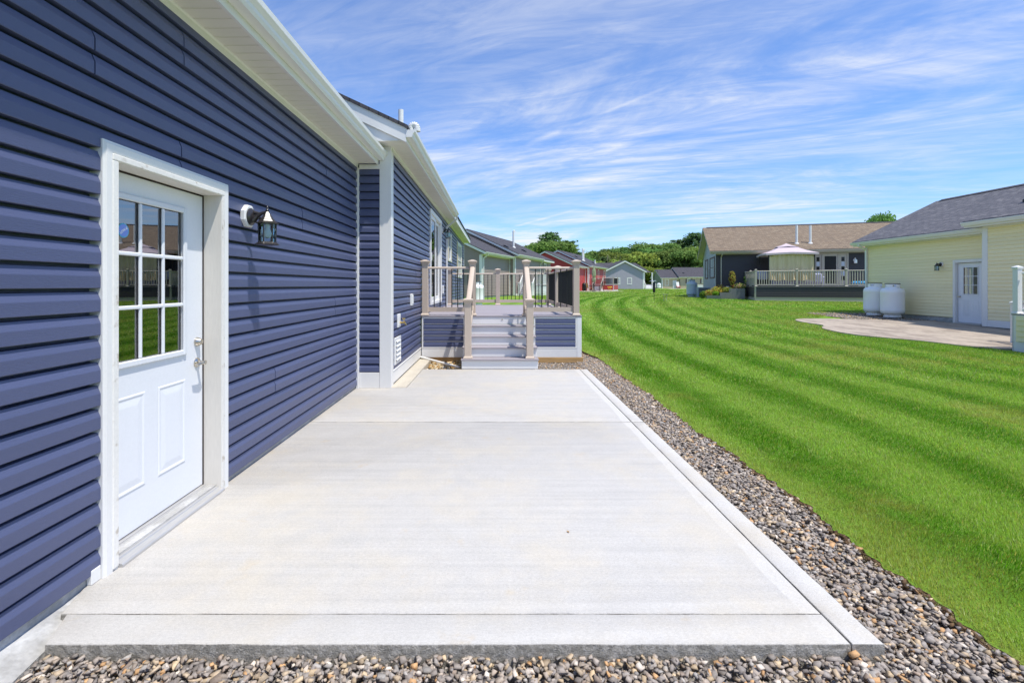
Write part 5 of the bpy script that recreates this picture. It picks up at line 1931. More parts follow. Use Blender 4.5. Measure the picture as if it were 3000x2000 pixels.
MB().box(-.36, .36, -.386, -.3805, .12, .68).build('grille', M_SCREEN, ac)
gr_ = MB()
for i in range(11):
    gr_.box(-.37, .37, -.392, -.3865, .14 + i * .05, .152 + i * .05)
gr_.build('grille_bars', M_ACGREY, ac)
MB().box(-.46, .46, -.42, .42, -.06, .0395).build('pad', M_FOUND, ac)

# ---- taupe house next in our row
BO = (-1.02, 34.0, .56); BR = R(-19.4)
tau = thing('taupe_house', 'taupe sided house with dark roof just beyond the deck railing', 'house', BO, BR)
mats_b = dict(side=M_BROWN, side_x=M_BROWN, trim=M_WHITE, roof=M_SHDARK, soffit=M_WHITE, sheath=M_BROWN)
bgs = section(tau, dict(x=0, y0=0, y1=6.35, ze=3.0, ov=.36, W=7.0, zb=.10, s=.47, kind='clap', far_rake=False, far_wall=False), mats_b)
bms = section(tau, dict(x=.45, y0=6.35, y1=18.9, ze=3.2, ov=.36, W=8.4, zb=.15, s=.47, kind='clap', ops=[(8.6, 10.2, 1.0, 3.0)], gutter_y=(6.05, 14.5)), mats_b)
corner_board(tau, M_WHITE, 0, 0, .05, 2.98, w=.16)
corner_board(tau, M_WHITE, .45, 6.35, .05, 3.18, w=.16)
MB().box(.002, .04, 6.2, 6.33, .05, 2.95).build('inside_corner', M_WHITE, tau)
MB().box(.451, .48, 6.5, 18.8, .02, .18).build('skirt_board', M_WHITE, tau)
downspout(tau, M_WHITE, [(.42, .25, 3.05), (.40, .25, 2.98), (.07, .22, 2.75), (.055, .22, .05)], .09, .06)
downspout(tau, M_WHITE, [(.86, 14.4, 3.26), (.84, 14.4, 3.18), (.52, 14.5, 2.9), (.50, 14.5, .3)], .08, .06)
window(tau, 'y', .45, 1, 16.0, 17.0, 2.0, 3.0, M_WHITE, shutter=M_CHAR)
window(tau, 'y', .45, 1, 8.66, 10.14, 1.05, 2.95, M_KHAKI, double=True)
MB().box(.46, .50, 7.1, 7.35, .45, .95, .01).build('wall_vent', M_WHITE, tau)
vent_pipe(tau, M_PIPE, -1.1, 10.9, bms['zroof'](-1.1) - .05, bms['zroof'](-1.1) + 1.5, .09)
vent_pipe(tau, M_PIPE, -1.25, 11.35, bms['zroof'](-1.25) - .05, bms['zroof'](-1.25) + 1.5, .09, bend=True)
roof_vent(tau, -.5, 6.9, bms['zroof'](-.5))
roof_vent(tau, -.5, 12.2, bms['zroof'](-.5))
deck_simple('deck', 'small white railed deck with white steps at the taupe house', (BO[0], BO[1], BO[2]), BR, .47, 2.3, 8.0, 10.6, .85, M_BOARD, M_WHITE, M_WHITE, M_WHITE, M_WHITE,
            rails=[((2.22, 8.15), (2.22, 10.5), .85, .85), ((1.8, 8.06), (2.17, 8.06), .85, .85), ((1.72, 6.9), (1.72, 8.0), .0, .85), ((.62, 6.9), (.62, 8.0), .0, .85)],
            posts=[(2.22, 8.06, .85, 1.95), (2.22, 10.55, .85, 1.95), (1.72, 8.06, .85, 1.95), (1.72, 6.85, 0, 1.1), (.62, 6.85, 0, 1.1)], stair=('y', .68, 1.66, 5, -1), sp=.14, bw=.022)
tank('white propane tank behind the far railing of the tan posted deck', (-1.02, 25.6, gz(25.6)), r=.4, ht=1.22)
gl2 = MB().path([(-1.40, 24.2, gz(24.2)), (-1.40, 24.2, gz(24) + .7), (-1.25, 24.5, gz(24) + 1.0), (-1.05, 25.3, gz(25) + 1.0)], .02)
tag(gl2.build('gas_hose', M_POTYEL, smooth=True), 'yellow gas line running to the white tank beyond the deck', 'hose')

# ---- red house
RO = (9.28, 59.35, .64); RR = R(-23.3)
rca, rsa = math.cos(RR), math.sin(RR)


def RW(x, y, z=0.0):
    return (RO[0] + x * rca - y * rsa, RO[1] + x * rsa + y * rca, RO[2] + z)


red = thing('red_house', 'barn red sided house with dark roof and white trim behind the patio set', 'house', RO, RR)
mats_r = dict(side=M_RED, side_x=M_RED, trim=M_WHITE, roof=M_SHDARK, soffit=M_WHITE, sheath=M_RED)
rgs = section(red, dict(x=0, y0=0, y1=6.35, ze=3.0, ov=.36, W=7.0, zb=.08, s=.47, kind='clap', far_rake=False, far_wall=False, ops=[(1.4, 2.3, .05, 2.1)]), mats_r)
rms = section(red, dict(x=.45, y0=6.35, y1=18.2, ze=3.2, ov=.36, W=8.4, zb=.1, s=.47, kind='clap'), mats_r)
corner_board(red, M_WHITE, 0, 0, .05, 2.98, w=.16)
corner_board(red, M_WHITE, .45, 6.35, .05, 3.18, w=.2, t=.04)
corner_board(red, M_WHITE, .45, 18.2, .05, 3.18, w=.16, sy=1)
MB().box(.002, .05, 6.15, 6.33, .05, 2.95).build('inside_corner', M_WHITE, red)
door_frame(red, .06, -.02, 1.4, 2.3, .05, 2.1, m=M_KHAKI, jm=M_KHAKI)
MB().box(-.06, -.02, 1.41, 2.29, .06, 2.09).build('entry_door', M_KHAKI, red)
window(red, 'y', .45, 1, 12.2, 12.9, 1.75, 2.95, M_WHITE, gm=M_CURTAIN)
window(red, 'y', .45, 1, 16.4, 17.4, 1.5, 2.95, M_WHITE, gm=M_CURTAIN)
window(red, 'y', .45, 1, 8.3, 9.9, 1.0, 2.9, M_KHAKI, double=True)
vent_pipe(red, M_PIPE, -.9, 8.6, rms['zroof'](-.9) - .05, rms['zroof'](-.9) + 1.6, .11)
vent_pipe(red, M_PIPE, -.9, 9.15, rms['zroof'](-.9) - .05, rms['zroof'](-.9) + 1.5, .11, bend=True)
roof_vent(red, -.5, 13.5, rms['zroof'](-.5)); roof_vent(red, -2.0, 9.5, rms['zroof'](-2.0))
vent_pipe(red, M_PIPE, -.6, 15.2, rms['zroof'](-.6) - .05, rms['zroof'](-.6) + .5, .09)
deck_simple('deck', 'red skirted deck with khaki railing beside the brown patio chairs', RO, RR, .47, 3.6, 7.2, 10.6, .85, M_BOARD, M_KHAKI, M_SCREEN, M_RED, M_WHITE,
            rails=[((3.5, 7.4), (3.5, 10.5), .85, .85), ((2.2, 7.28), (3.4, 7.28), .85, .85), ((1.0, 7.28), (.5, 7.28), .85, .85), ((2.15, 6.0), (2.15, 7.2), .0, .85), ((1.05, 6.0), (1.05, 7.2), .0, .85), ((.5, 10.5), (3.5, 10.5), .85, .85)],
            posts=[(3.5, 7.28, .85, 1.95), (3.5, 10.5, .85, 1.95), (2.15, 7.28, .85, 1.95), (1.05, 7.28, .85, 1.95), (2.15, 5.95, 0, 1.1), (1.05, 5.95, 0, 1.1)], stair=('y', 1.1, 2.1, 5, -1), sp=.13, bw=.022)
pz_ = MB()
q = [RW(.05, -.3), RW(2.6, -.2), RW(4.6, 4.4), RW(4.8, 7.4), RW(3.7, 7.6), RW(.05, 6.4)]
vs = [(a[0], a[1], gz(60) + .05) for a in q] + [(a[0], a[1], gz(60) - .1) for a in q]
pz_.solid(vs, [tuple(range(6)), tuple(range(11, 5, -1))] + [(i, 6 + i, 6 + (i + 1) % 6, (i + 1) % 6) for i in range(6)])
struct(pz_.build('red_house_patio', M_FOOT))
pzz = gz(60) + .05


def patio_chair(label, loc, rotz):
    t_ = thing('patio_chair', label, 'chair', (*loc, pzz), rotz, 'patio chairs by the red house')
    MB().prism([(-.25, .40), (.25, .43), (.25, .46), (-.25, .43)], -.26, .26, 'y').build('seat', M_WICKER, t_)
    MB().prism([(-.25, .42), (-.22, .42), (-.36, 1.02), (-.39, 1.02)], -.26, .26, 'y').build('backrest', M_WICKER, t_)
    for s_ in (-1, 1):
        MB().path([(.25, s_ * .28, 0), (.27, s_ * .28, .64), (-.30, s_ * .28, .66)], .016).build('front_leg', M_BRONZE, t_)
        MB().path([(-.30, s_ * .28, 0), (-.24, s_ * .28, .40), (-.39, s_ * .28, 1.04)], .016).build('rear_leg', M_BRONZE, t_)
    return t_


patio_chair('brown sling chair left of the closed green umbrella', (11.45, 60.6), R(15))
patio_chair('brown sling chair right of the closed green umbrella', (12.95, 60.6), R(165))
tb_ = thing('patio_table', 'dark round patio table under the closed green umbrella', 'table', (12.1, 60.9, pzz), 0)
MB().lathe([(.58, .68), (.6, .69), (.6, .72), (.58, .73)], (0, 0, 0), 24).build('table_top', M_BRONZE, tb_)
MB().lathe([(.3, 0), (.26, .05), (.06, .08), (.05, .60), (.2, .68)], (0, 0, 0), 16).build('pedestal', M_BRONZE, tb_, smooth=True)
um = thing('patio_umbrella', 'closed sage green patio umbrella rising from the dark table', 'umbrella', (12.1, 60.9, pzz + .73), 0)
MB().tube((0, 0, -.65), (0, 0, 2.35), .025, .025, 8).build('pole', M_BRONZE, um)
vs = []
n_ = 16
lv = [(.04, .35), (.14, .42), (.19, .75), (.12, .95), (.20, 1.25), (.17, 1.8), (.09, 2.1), (.03, 2.3)]
for r_, z in lv:
    for i in range(n_):
        t_ = 2 * math.pi * i / n_
        rr = r_ * (1 + (.28 if i % 2 else -.18))
        vs.append((rr * math.cos(t_), rr * math.sin(t_), z))
MB().solid(vs, [(k * n_ + i, k * n_ + (i + 1) % n_, (k + 1) * n_ + (i + 1) % n_, (k + 1) * n_ + i) for k in range(len(lv) - 1) for i in range(n_)] + [tuple(range(n_ - 1, -1, -1)), tuple(range((len(lv) - 1) * n_, len(lv) * n_))]).build('canopy', M_GREENU, um)
gk = thing('smoker_grill', 'black upright grill standing against the red wall', 'grill', (11.05, 61.9, pzz), 0)
MB().lathe([(.22, .06), (.26, .12), (.27, .75), (.26, .8)], (0, 0, 0), 18).build('body', M_BLACK, gk, smooth=True)
MB().lathe([(.27, .8), (.25, .92), (.15, 1.02), (.03, 1.05)], (0, 0, 0), 18).build('lid', M_BLACK, gk, smooth=True)
for i in range(3):
    t_ = 2.1 * i
    MB().tube((.2 * math.cos(t_), .2 * math.sin(t_), 0), (.2 * math.cos(t_), .2 * math.sin(t_), .15), .03, .03, 8).build('leg', M_BLACK, gk)
yt = thing('side_table', 'small round yellow table by the red deck skirt', 'table', (14.15, 61.4, pzz), 0)
MB().lathe([(.26, .46), (.30, .48), (.30, .53), (.26, .55)], (0, 0, 0), 20).build('table_top', M_POTYEL, yt, smooth=True)
for i in range(3):
    t_ = 2.09 * i + .4
    MB().tube((.24 * math.cos(t_), .24 * math.sin(t_), 0), (.12 * math.cos(t_), .12 * math.sin(t_), .48), .025, .025, 8).build('leg', M_POTYEL, yt)

# ---- grey gabled house and beige house at the end
GO = (26.4, 88.0, .72)
gry = thing('grey_house', 'grey sided house showing its white edged gable and two windows', 'house', GO, 0)
mats_g = dict(side=M_GREY, side_x=M_GREY, trim=M_WHITE, roof=M_SHDARK, soffit=M_WHITE, sheath=M_GREY)
g1 = section(gry, dict(x=0, y0=0, y1=6, ze=3.05, ov=.35, rk=.35, W=6.95, zb=.05, s=.50, kind='clap', rake_h=.28), mats_g)
corner_board(gry, M_WHITE, 0, 0, .05, 3.0, w=.2, t=.04)
window(gry, 'x', 0, -1, -5.0, -4.35, .95, 1.95, M_WHITE, trim=.11)
window(gry, 'x', 0, -1, -2.9, -2.25, .95, 1.95, M_WHITE, trim=.11)
# rear wing with its ridge across the view
wg = MB().box(-13.0, 2.0, 6.01, 13.0, .05, 3.05)
wg.build('rear_wing', M_GREY, gry)
MB().prism([(5.6, 3.15), (9.5, 5.05), (13.4, 3.15), (13.4, 3.22), (9.5, 5.13), (5.6, 3.22)], -13.4, 1.2, 'x').build('rear_roof', M_SHDARK, gry)
hip = MB(); hip.solid([(1.2, 5.6, 3.15), (1.2, 13.4, 3.15), (1.2, 9.5, 5.10), (3.1, 5.6, 3.15), (3.1, 13.4, 3.15)], [(0, 1, 2), (0, 2, 3), (1, 4, 2), (2, 4, 3), (0, 3, 4, 1)])
hip.build('rear_roof_end', M_SHDARK, gry)
pc = MB().box(.5, 2.6, 3.2, 6.0, .0, .85).build('porch', M_GREY, gry)
for (x_, y_) in ((1.0, 3.3), (2.5, 3.3)):
    MB().box(x_ - .08, x_ + .08, y_ - .08, y_ + .08, .85, 3.1).build('porch_post', M_WHITE, pc)
for i in range(4):
    MB().box(.9, 2.5, 2.95 - .28 * i, 3.2 - .28 * i, .0, .68 - .17 * i).build('porch_step', M_RISER, pc)
for x_ in (.9, 2.5):
    rl = MB().tube((x_, 1.95, .75), (x_, 3.25, 1.75), .05, .05, 6)
    for i in range(6):
        rl.tube((x_, 2.05 + i * .22, .1 + i * .15), (x_, 2.05 + i * .22, .8 + i * .17), .025, .025, 6)
    rl.tube((x_, 1.98, .0), (x_, 1.98, .95), .07, .07, 6)
    rl.build('hand_rail', M_WHITE, pc)

EO = (42.5, 115.0, .52)
bei = thing('beige_house', 'beige and sage sided low house with dark roof before the trees', 'house', EO, math.pi * 1.5)
mats_e = dict(side=M_BEIGE, side_x=M_SAGE, trim=M_WHITE, roof=M_SHDARK, soffit=M_WHITE, sheath=M_BEIGE)
# local +x faces the viewer, local +y runs to the right
e1 = section(bei, dict(x=0, y0=-3.8, y1=.3, ze=2.45, ov=.4, rk=.4, W=7.2, zb=0, s=.50, kind='clap', far_rake=False), mats_e)
e2 = section(bei, dict(x=.5, y0=.3, y1=13.5, ze=2.65, ov=.4, rk=.4, W=8.5, zb=0, s=.50, kind='clap'), mats_e)
corner_board(bei, M_WHITE, 0, -3.8, .05, 2.4, w=.2, t=.04)
window(bei, 'y', 0, 1, -3.0, -2.3, .9, 2.2, M_WHITE, trim=.12)
window(bei, 'y', .5, 1, 2.0, 2.6, 1.5, 2.3, M_WHITE, shutter=M_MAROON, trim=.12, sh_w=.35)
window(bei, 'y', .5, 1, 5.4, 6.0, 1.5, 2.3, M_WHITE, shutter=M_MAROON, trim=.12, sh_w=.35)
window(bei, 'x', -3.8, -1, -5.0, -4.3, 1.0, 2.0, M_WHITE, trim=.12)
MB().box(.0, .08, -1.3, -.4, .0, 2.05, .01).build('entry_door', M_DOOR, bei)
roof_vent(bei, -1.0, 1.6, e2['zroof'](-1.0), .5)
tank('left one of two small white tanks by the distant sage wall', (36.0, 112.5, gz(112)), r=.45, ht=1.3)
tank('right one of two small white tanks by the distant sage wall', (37.1, 112.3, gz(112)), r=.45, ht=1.3)
rc_ = thing('lounge_chair', 'red and white folding lounge chair at the distant beige wall', 'chair', (42.0, 113.6, gz(113)), R(-90))
MB().prism([(-.2, .35), (.45, .30), (.45, .36), (-.2, .42)], -.35, .35, 'y').build('seat', M_RED, rc_)
MB().prism([(-.2, .36), (-.1, .36), (-.45, 1.5), (-.55, 1.5)], -.33, .33, 'y').build('backrest', M_WHITE, rc_)
for s_ in (-1, 1):
    MB().path([(.5, s_ * .38, 0), (-.4, s_ * .38, .8)], .03).path([(-.5, s_ * .38, 0), (.3, s_ * .38, .7)], .03).build('leg_frame', M_RED, rc_)
kg = thing('kettle_grill', 'small black grill before the distant beige wing', 'grill', (44.6, 112.6, gz(112)), 0)
MB().lathe([(.1, .5), (.4, .62), (.48, .8), (.42, .98), (.15, 1.08)], (0, 0, 0), 16).build('bowl', M_BLACK, kg, smooth=True)
for i in range(3):
    t_ = 2.09 * i
    MB().tube((.4 * math.cos(t_), .4 * math.sin(t_), 0), (.2 * math.cos(t_), .2 * math.sin(t_), .6), .03, .03, 6).build('leg', M_BLACK, kg)
wb = thing('storage_box', 'white storage box on the ground before the distant beige wing', 'box', (46.6, 112.7, gz(112)), 0)
MB().box(-.6, .6, -.35, .35, 0, .7, .04).build('bin', M_WHITE, wb); MB().box(-.64, .64, -.38, .38, .705, .8, .03).build('lid', M_RISER, wb)
dp = MB()
q = [(33.5, 95), (38.5, 97), (41.5, 113), (38.9, 113)]
vs = [(a, b_, gz(b_) + .03) for a, b_ in q] + [(a, b_, gz(b_) - .1) for a, b_ in q]
dp.solid(vs, [(0, 1, 2, 3), (7, 6, 5, 4)] + [(i, 4 + i, 4 + (i + 1) % 4, (i + 1) % 4) for i in range(4)])
struct(dp.build('concrete_path', M_FOOT))
wp = thing('white_deck', 'white railed deck behind the grey blue tank, far across the lawn', 'deck', (49.5, 108.0, gz(108)), 0)
MB().box(-2.6, 2.6, -1.5, 1.5, 0, .9).build('skirt_panel', M_WHITE, wp)
rail_run(wp, (-2.5, -1.45), (2.5, -1.45), .9, .9, M_WHITE, M_WHITE, sp=.2, bw=.04, square=True)
for x_ in (-2.55, 0, 2.55):
    post(wp, x_, -1.45, .9, 2.0, .16, M_WHITE, 'flat')
u2 = thing('patio_umbrella', 'closed cream umbrella on the far white deck', 'umbrella', (48.9, 108.3, gz(108) + .9), 0)
MB().tube((0, 0, 0), (0, 0, 3.1), .04, .04, 8).build('pole', M_BRONZE, u2)
MB().lathe([(.05, .9), (.26, 1.1), (.3, 1.9), (.2, 2.6), (.03, 3.2)], (0, 0, 0), 10).build('canopy', M_CREAMUMB, u2)

# ---- things standing on the lawn
bf = thing('bird_feeder_pole', 'thin black pole with stovepipe baffle and feeder arms on the lawn', 'bird feeder', (9.62, 30.0, gz(30)), 0)
MB().tube((0, 0, -.1), (0, 0, 1.80), .016, .016, 8).build('pole', M_BLACK, bf)
MB().lathe([(.075, .52), (.078, .53), (.078, 1.10), (.05, 1.14)], (0, 0, 0), 18).build('baffle', M_BLACK, bf, smooth=True)
MB().lathe([(.02, 1.22), (.22, 1.20), (.22, 1.215), (.02, 1.245)], (-.08, 0, 0), 18).build('tray', M_ACGREY, bf, smooth=True)
ar = MB()
for s_ in (-1, 1):
    ar.path([(0, 0, 1.72), (s_ * .10, 0, 1.86), (s_ * .20, 0, 1.84), (s_ * .24, 0, 1.74), (s_ * .21, 0, 1.70)], .009)
ar.build('hook_arm', M_BLACK, bf)
bb = thing('bird_bath', 'low wire stand with shallow tan dish on the lawn right of the pole', 'bird bath', (10.2, 29.7, gz(29.7)), 0)
MB().lathe([(.03, .37), (.16, .385), (.19, .42), (.175, .42), (.15, .40), (.02, .39)], (0, 0, 0), 20).build('dish', M_KHAKI, bb, smooth=True)
for i in range(4):
    t_ = R(20 + 90 * i)
    MB().path([(.13 * math.cos(t_), .13 * math.sin(t_), -.03), (.07 * math.cos(t_), .07 * math.sin(t_), .2), (.17 * math.cos(t_), .17 * math.sin(t_), .40)], .009, 6).build('leg', M_KHAKI, bb)
# ------------------------------------------------------------------ trees and planters
M_LEAF = bpy.data.materials.new('tree_leaves')
g = NT(M_LEAF); g.N.clear()
out = g.n('ShaderNodeOutputMaterial')
at = g.n('ShaderNodeAttribute', attribute_name='col')
oi = g.n('ShaderNodeObjectInfo')
hs = g.n('ShaderNodeHueSaturation')
g.L.new(g.m('ADD', g.m('MULTIPLY', oi.outputs['Random'], .04), .475), hs.inputs['Hue'])
g.L.new(g.m('ADD', g.m('MULTIPLY', oi.outputs['Random'], .6), 1.35), hs.inputs['Value'])
g.L.new(at.outputs['Color'], hs.inputs['Color'])
df = g.n('ShaderNodeBsdfDiffuse'); tr = g.n('ShaderNodeBsdfTranslucent'); mx = g.n('ShaderNodeMixShader'); mx.inputs[0].default_value = .42
g.L.new(hs.outputs[0], df.inputs['Color']); g.L.new(hs.outputs[0], tr.inputs['Color'])
g.L.new(df.outputs[0], mx.inputs[1]); g.L.new(tr.outputs[0], mx.inputs[2]); g.L.new(mx.outputs[0], out.inputs[0])


def leaf_cloud(name, P, N_, S, C_, m=M_LEAF, rng=None):
    """one bent leaf spray (two triangles) per point, facing roughly along N_"""
    rng = rng or RNG
    n = len(P)
    nn = N_ + .55 * rng.normal(size=(n, 3)); nn /= np.linalg.norm(nn, axis=1, keepdims=True)
    t = np.cross(nn, rng.normal(size=(n, 3))); t /= np.linalg.norm(t, axis=1, keepdims=True)
    b_ = np.cross(nn, t)
    s1 = (S * (.7 + .6 * rng.random(n)))[:, None]; s2 = (S * (.4 + .4 * rng.random(n)))[:, None]
    A = P - t * s1; Bq = P + b_ * s2 + nn * s2 * .25; Cq = P + t * s1; Dq = P - b_ * s2 + nn * s2 * .25
    V = np.stack([A, Bq, Cq, A, Cq, Dq], 1).reshape(-1, 3)
    return tri_mesh(name, V, np.repeat(C_, 6, 0), m)


def crown_mesh(seed, H, Wd, base=.25, nl=16, per=230, leaf=.30, col=(.085, .150, .040), col2=(.155, .235, .065)):
    r_ = np.random.default_rng(seed)
    Ps, Ns, Cs = [], [], []
    for i in range(nl):
        t_ = r_.random() ** .8
        zc = H * (base + (1 - base) * (.12 + .76 * t_))
        rad = Wd * .5 * math.sqrt(max(.05, 1 - ((zc / H - base) / (1 - base) * 1.05 - .38) ** 2 * 1.9)) * .72
        a = r_.random() * 2 * np.pi
        q = r_.random() ** .5
        c_ = np.array([math.cos(a) * rad * q, math.sin(a) * rad * q, zc])
        lr = Wd * (.15 + .11 * r_.random())
        d = r_.normal(size=(per, 3)); d /= np.linalg.norm(d, axis=1, keepdims=True)
        d[:, 2] = np.where(d[:, 2] < -.35, -d[:, 2], d[:, 2])
        rr = lr * (.62 + .42 * r_.random(per) ** .6) * (1 + .22 * np.sin(d[:, 0] * 7 + i) * np.sin(d[:, 1] * 6 + 2 * i))
        Ps.append(c_ + d * rr[:, None] * np.array([1, 1, .78]))
        Ns.append(d)
        k = r_.random(per)[:, None] * .6 + r_.random() * .4
        Cs.append((np.array(col)[None] * (1 - k) + np.array(col2)[None] * k) * (.75 + .5 * r_.random((per, 1))))
    P, N_, C_ = np.concatenate(Ps), np.concatenate(Ns), np.concatenate(Cs)
    return leaf_cloud('crown', P, N_, np.full(len(P), leaf), C_, rng=r_)


def pine_mesh(seed, H, Wd, base=.12, taper=.75, col=(.06, .12, .045), col2=(.13, .20, .075)):
    r_ = np.random.default_rng(seed)
    Ps, Ns, Cs = [], [], []
    z = H * base
    while z < H * .985:
        f = 1 - (z / H - base) / (1 - base)
        nb = r_.integers(5, 9)
        L0 = Wd * .5 * (f ** taper) * (.8 + .35 * r_.random()) + .25
        a0 = r_.random() * 6.28
        for i in range(nb):
            a = a0 + 6.283 * i / nb + r_.normal() * .25
            L_ = L0 * (.65 + .5 * r_.random())
            k = max(8, int(26 * L_))
            t_ = (.25 + .75 * r_.random(k)) * L_
            up = .10 * L_ * (t_ / L_) ** 1.5
            p = np.stack([np.cos(a) * t_, np.sin(a) * t_, z + up + .16 * r_.normal(size=k)], 1)
            p[:, :2] += r_.normal(size=(k, 2)) * (.10 + .13 * t_ / L_ * L_ * .5)[:, None]
            Ps.append(p)
            nn = np.stack([np.cos(a) * np.full(k, .4), np.sin(a) * np.full(k, .4), np.full(k, .8)], 1)
            Ns.append(nn)
            q = r_.random((k, 1)) * .7 + .3 * (t_ / L_)[:, None]
            Cs.append((np.array(col)[None] * (1 - q) + np.array(col2)[None] * q) * (.7 + .5 * r_.random((k, 1))))
        z += H * (.030 + .02 * r_.random())
    P, N_, C_ = np.concatenate(Ps), np.concatenate(Ns), np.concatenate(Cs)
    return leaf_cloud('crown', P, N_, np.full(len(P), .30), C_, rng=r_)


def trunk_mesh(seed, H, r0, conifer=False):
    rr = random.Random(seed)
    m = MB()
    p = Vector((0, 0, -.3)); r_ = r0
    n = 7
    pts = [p.copy()]
    for i in range(n):
        q = p + Vector((rr.uniform(-.12, .12), rr.uniform(-.12, .12), (H * (.95 if conifer else .8) + .3) / n))
        m.tube(p, q, r_, r_ * .80, 8)
        if i >= 2 and not conifer:
            for k in range(2):
                a = rr.uniform(0, 6.28)
                e = q + Vector((math.cos(a), math.sin(a), .8)) * H * rr.uniform(.12, .22)
                m.tube(q, e, r_ * .45, r_ * .12, 6)
        p = q; r_ *= .80
    return m.mesh('trunk', M_BARK, True)


KINDS = {}
for k_, (sd, H, Wd, kw) in dict(
        round_a=(21, 12.5, 9.5, {}), round_b=(22, 11.0, 9.0, dict(col=(.11, .175, .04), col2=(.19, .26, .065))),
        round_c=(23, 13.0, 8.0, dict(col=(.065, .125, .04), col2=(.12, .19, .06))), round_d=(24, 8.0, 8.5, dict(base=.08, col=(.13, .19, .04), col2=(.24, .29, .06))),
        round_e=(27, 12.0, 10.5, dict(nl=20, col=(.075, .145, .04), col2=(.14, .22, .06)))).items():
    KINDS[k_] = (crown_mesh(sd, H, Wd, **kw), trunk_mesh(sd, H, .24), H)
for k_, (sd, H, Wd, tp_) in dict(pine_a=(31, 17.0, 9.0, .6), pine_b=(32, 14.5, 8.5, .45), pine_c=(33, 16.0, 11.0, .32)).items():
    KINDS[k_] = (pine_mesh(sd, H, Wd, taper=tp_), trunk_mesh(sd, H, .26, True), H)


def tree(kind, label, x, y, H, rot=0.0, name='tree', group='trees of the far wood', wide=1.0):
    cm, tm_, H0 = KINDS[kind]
    s_ = H / H0
    t_ = thing(name, label, 'tree', (x, y, gz(y)), rot, group)
    t_.scale = (s_ * wide, s_ * wide, s_)
    put('crown', cm, t_); put('trunk', tm_, t_)
    return t_


def at_px(u, Y):
    return (u - 1140) * Y / 1130.0


# standing out above the roofs on the left
for (k_, lab, u, v, Y, rot, nm, wd) in (
        ('pine_c', 'broad pine, the tallest crown above the taupe and red roofs', 1264, 544, 96, .3, 'pine_tree', 1.25),
        ('round_c', 'dark round tree at the left end of the clump above the taupe roof', 1221, 567, 98, 1.0, 'tree', 1.25),
        ('pine_b', 'feathery pine right of the tallest crown above the red roof', 1304, 560, 102, 2.0, 'pine_tree', 1.5),
        ('round_e', 'low leafy tree filling below the tallest crown above the red roof', 1284, 566, 92, 2.6, 'tree', 1.35),
        ('round_a', 'green tree between the taupe roof and the pines behind it', 1243, 566, 90, 4.0, 'tree', 1.3),
        ('pine_a', 'slim pine close behind the tallest crown above the taupe roof', 1247, 553, 100, 1.2, 'pine_tree', 1.5),
        ('round_c', 'dark tree at the right end of the clump above the red roof', 1322, 578, 104, 3.1, 'tree', 1.2)):
    tree(k_, lab, at_px(u, Y), Y, 1.43 + (655 - v) * Y / 1130, rot, nm, 'trees above the red roof', wd)
# the long edge of the wood
rw = random.Random(5)
row = [(1335, 590, 'round_e'), (1358, 580, 'round_a'), (1376, 572, 'round_c'), (1396, 583, 'round_b'), (1418, 576, 'round_e'), (1436, 572, 'round_a'), (1450, 567, 'round_c'), (1478, 565, 'round_e'), (1498, 572, 'round_a'), (1519, 564, 'round_e'), (1546, 553, 'pine_a'), (1567, 553, 'pine_b'), (1596, 540, 'pine_c'), (1625, 545, 'pine_a'), (1655, 555, 'round_c'), (1690, 560, 'round_a'), (1740, 565, 'round_e'), (1800, 566, 'round_c')]
names_ = {'round': 'round topped leafy tree in the back row of the far wood', 'pine': 'tall dark pine on the skyline of the far wood'}
for (u, v, k_) in row:
    Y = 150 + rw.uniform(-5, 5)
    tree(k_, names_[k_.split('_')[0]], at_px(u, Y), Y, 1.43 + (655 - v) * Y / 1130 - gz(Y) + .5, rw.uniform(0, 6.28), 'pine_tree' if 'pine' in k_ else 'tree', 'back row of the far wood', 1.15)
for i in range(22):
    u = 1330 + i * 15.0 + rw.uniform(-4, 4); Y = 137 + rw.uniform(-4, 4)
    k_ = rw.choice(['round_d', 'round_b', 'round_a', 'round_e', 'round_d', 'pine_b'])
    v = np.interp(u, [1330, 1400, 1500, 1600], [605, 598, 590, 580]) + rw.uniform(-8, 10)
    tree(k_, 'lower leafy tree in the front row of the far wood' if 'round' in k_ else 'smaller pine in the front row of the far wood', at_px(u, Y), Y, 1.43 + (655 - v) * Y / 1130, rw.uniform(0, 6.28), 'pine_tree' if 'pine' in k_ else 'tree', 'front row of the far wood', 1.25)
for i in range(16):
    u = 1360 + i * 19.0 + rw.uniform(-5, 5); Y = 131 + rw.uniform(-2, 2)
    tree('round_d', 'bushy light green undergrowth tree at the foot of the far wood', at_px(u, Y), Y, 1.43 + (655 - (622 + rw.uniform(-8, 6))) * Y / 1130, rw.uniform(0, 6.28), 'tree', 'undergrowth of the far wood', 1.3)
tree('round_e', 'tree top showing over the right end of the tan roof', at_px(2030, 75), 75, 1.43 + (655 - 503) * 75 / 1130, .5, 'tree', 'trees behind the tan roof', .55)
tree('round_c', 'second lower tree top over the right end of the tan roof', at_px(2010, 80), 80, 1.43 + (655 - 507) * 80 / 1130, .5, 'tree', 'trees behind the tan roof', .55)
# bare branched tree in the wood edge
dt = thing('bare_tree', 'leafless pale branched tree at the front of the far wood', 'tree', (at_px(1402, 129), 129, gz(129)), 0)
m_ = MB(); rr_ = random.Random(3)


def limb(p, d, L_, r_, k):
    q = p + d * L_
    m_.tube(p, q, r_, r_ * .6, 6)
    if k:
        for _ in range(3):
            limb(q, (d + Vector((rr_.uniform(-.7, .7), rr_.uniform(-.7, .7), rr_.uniform(-.1, .6)))).normalized(), L_ * rr_.uniform(.55, .8), r_ * .6, k - 1)


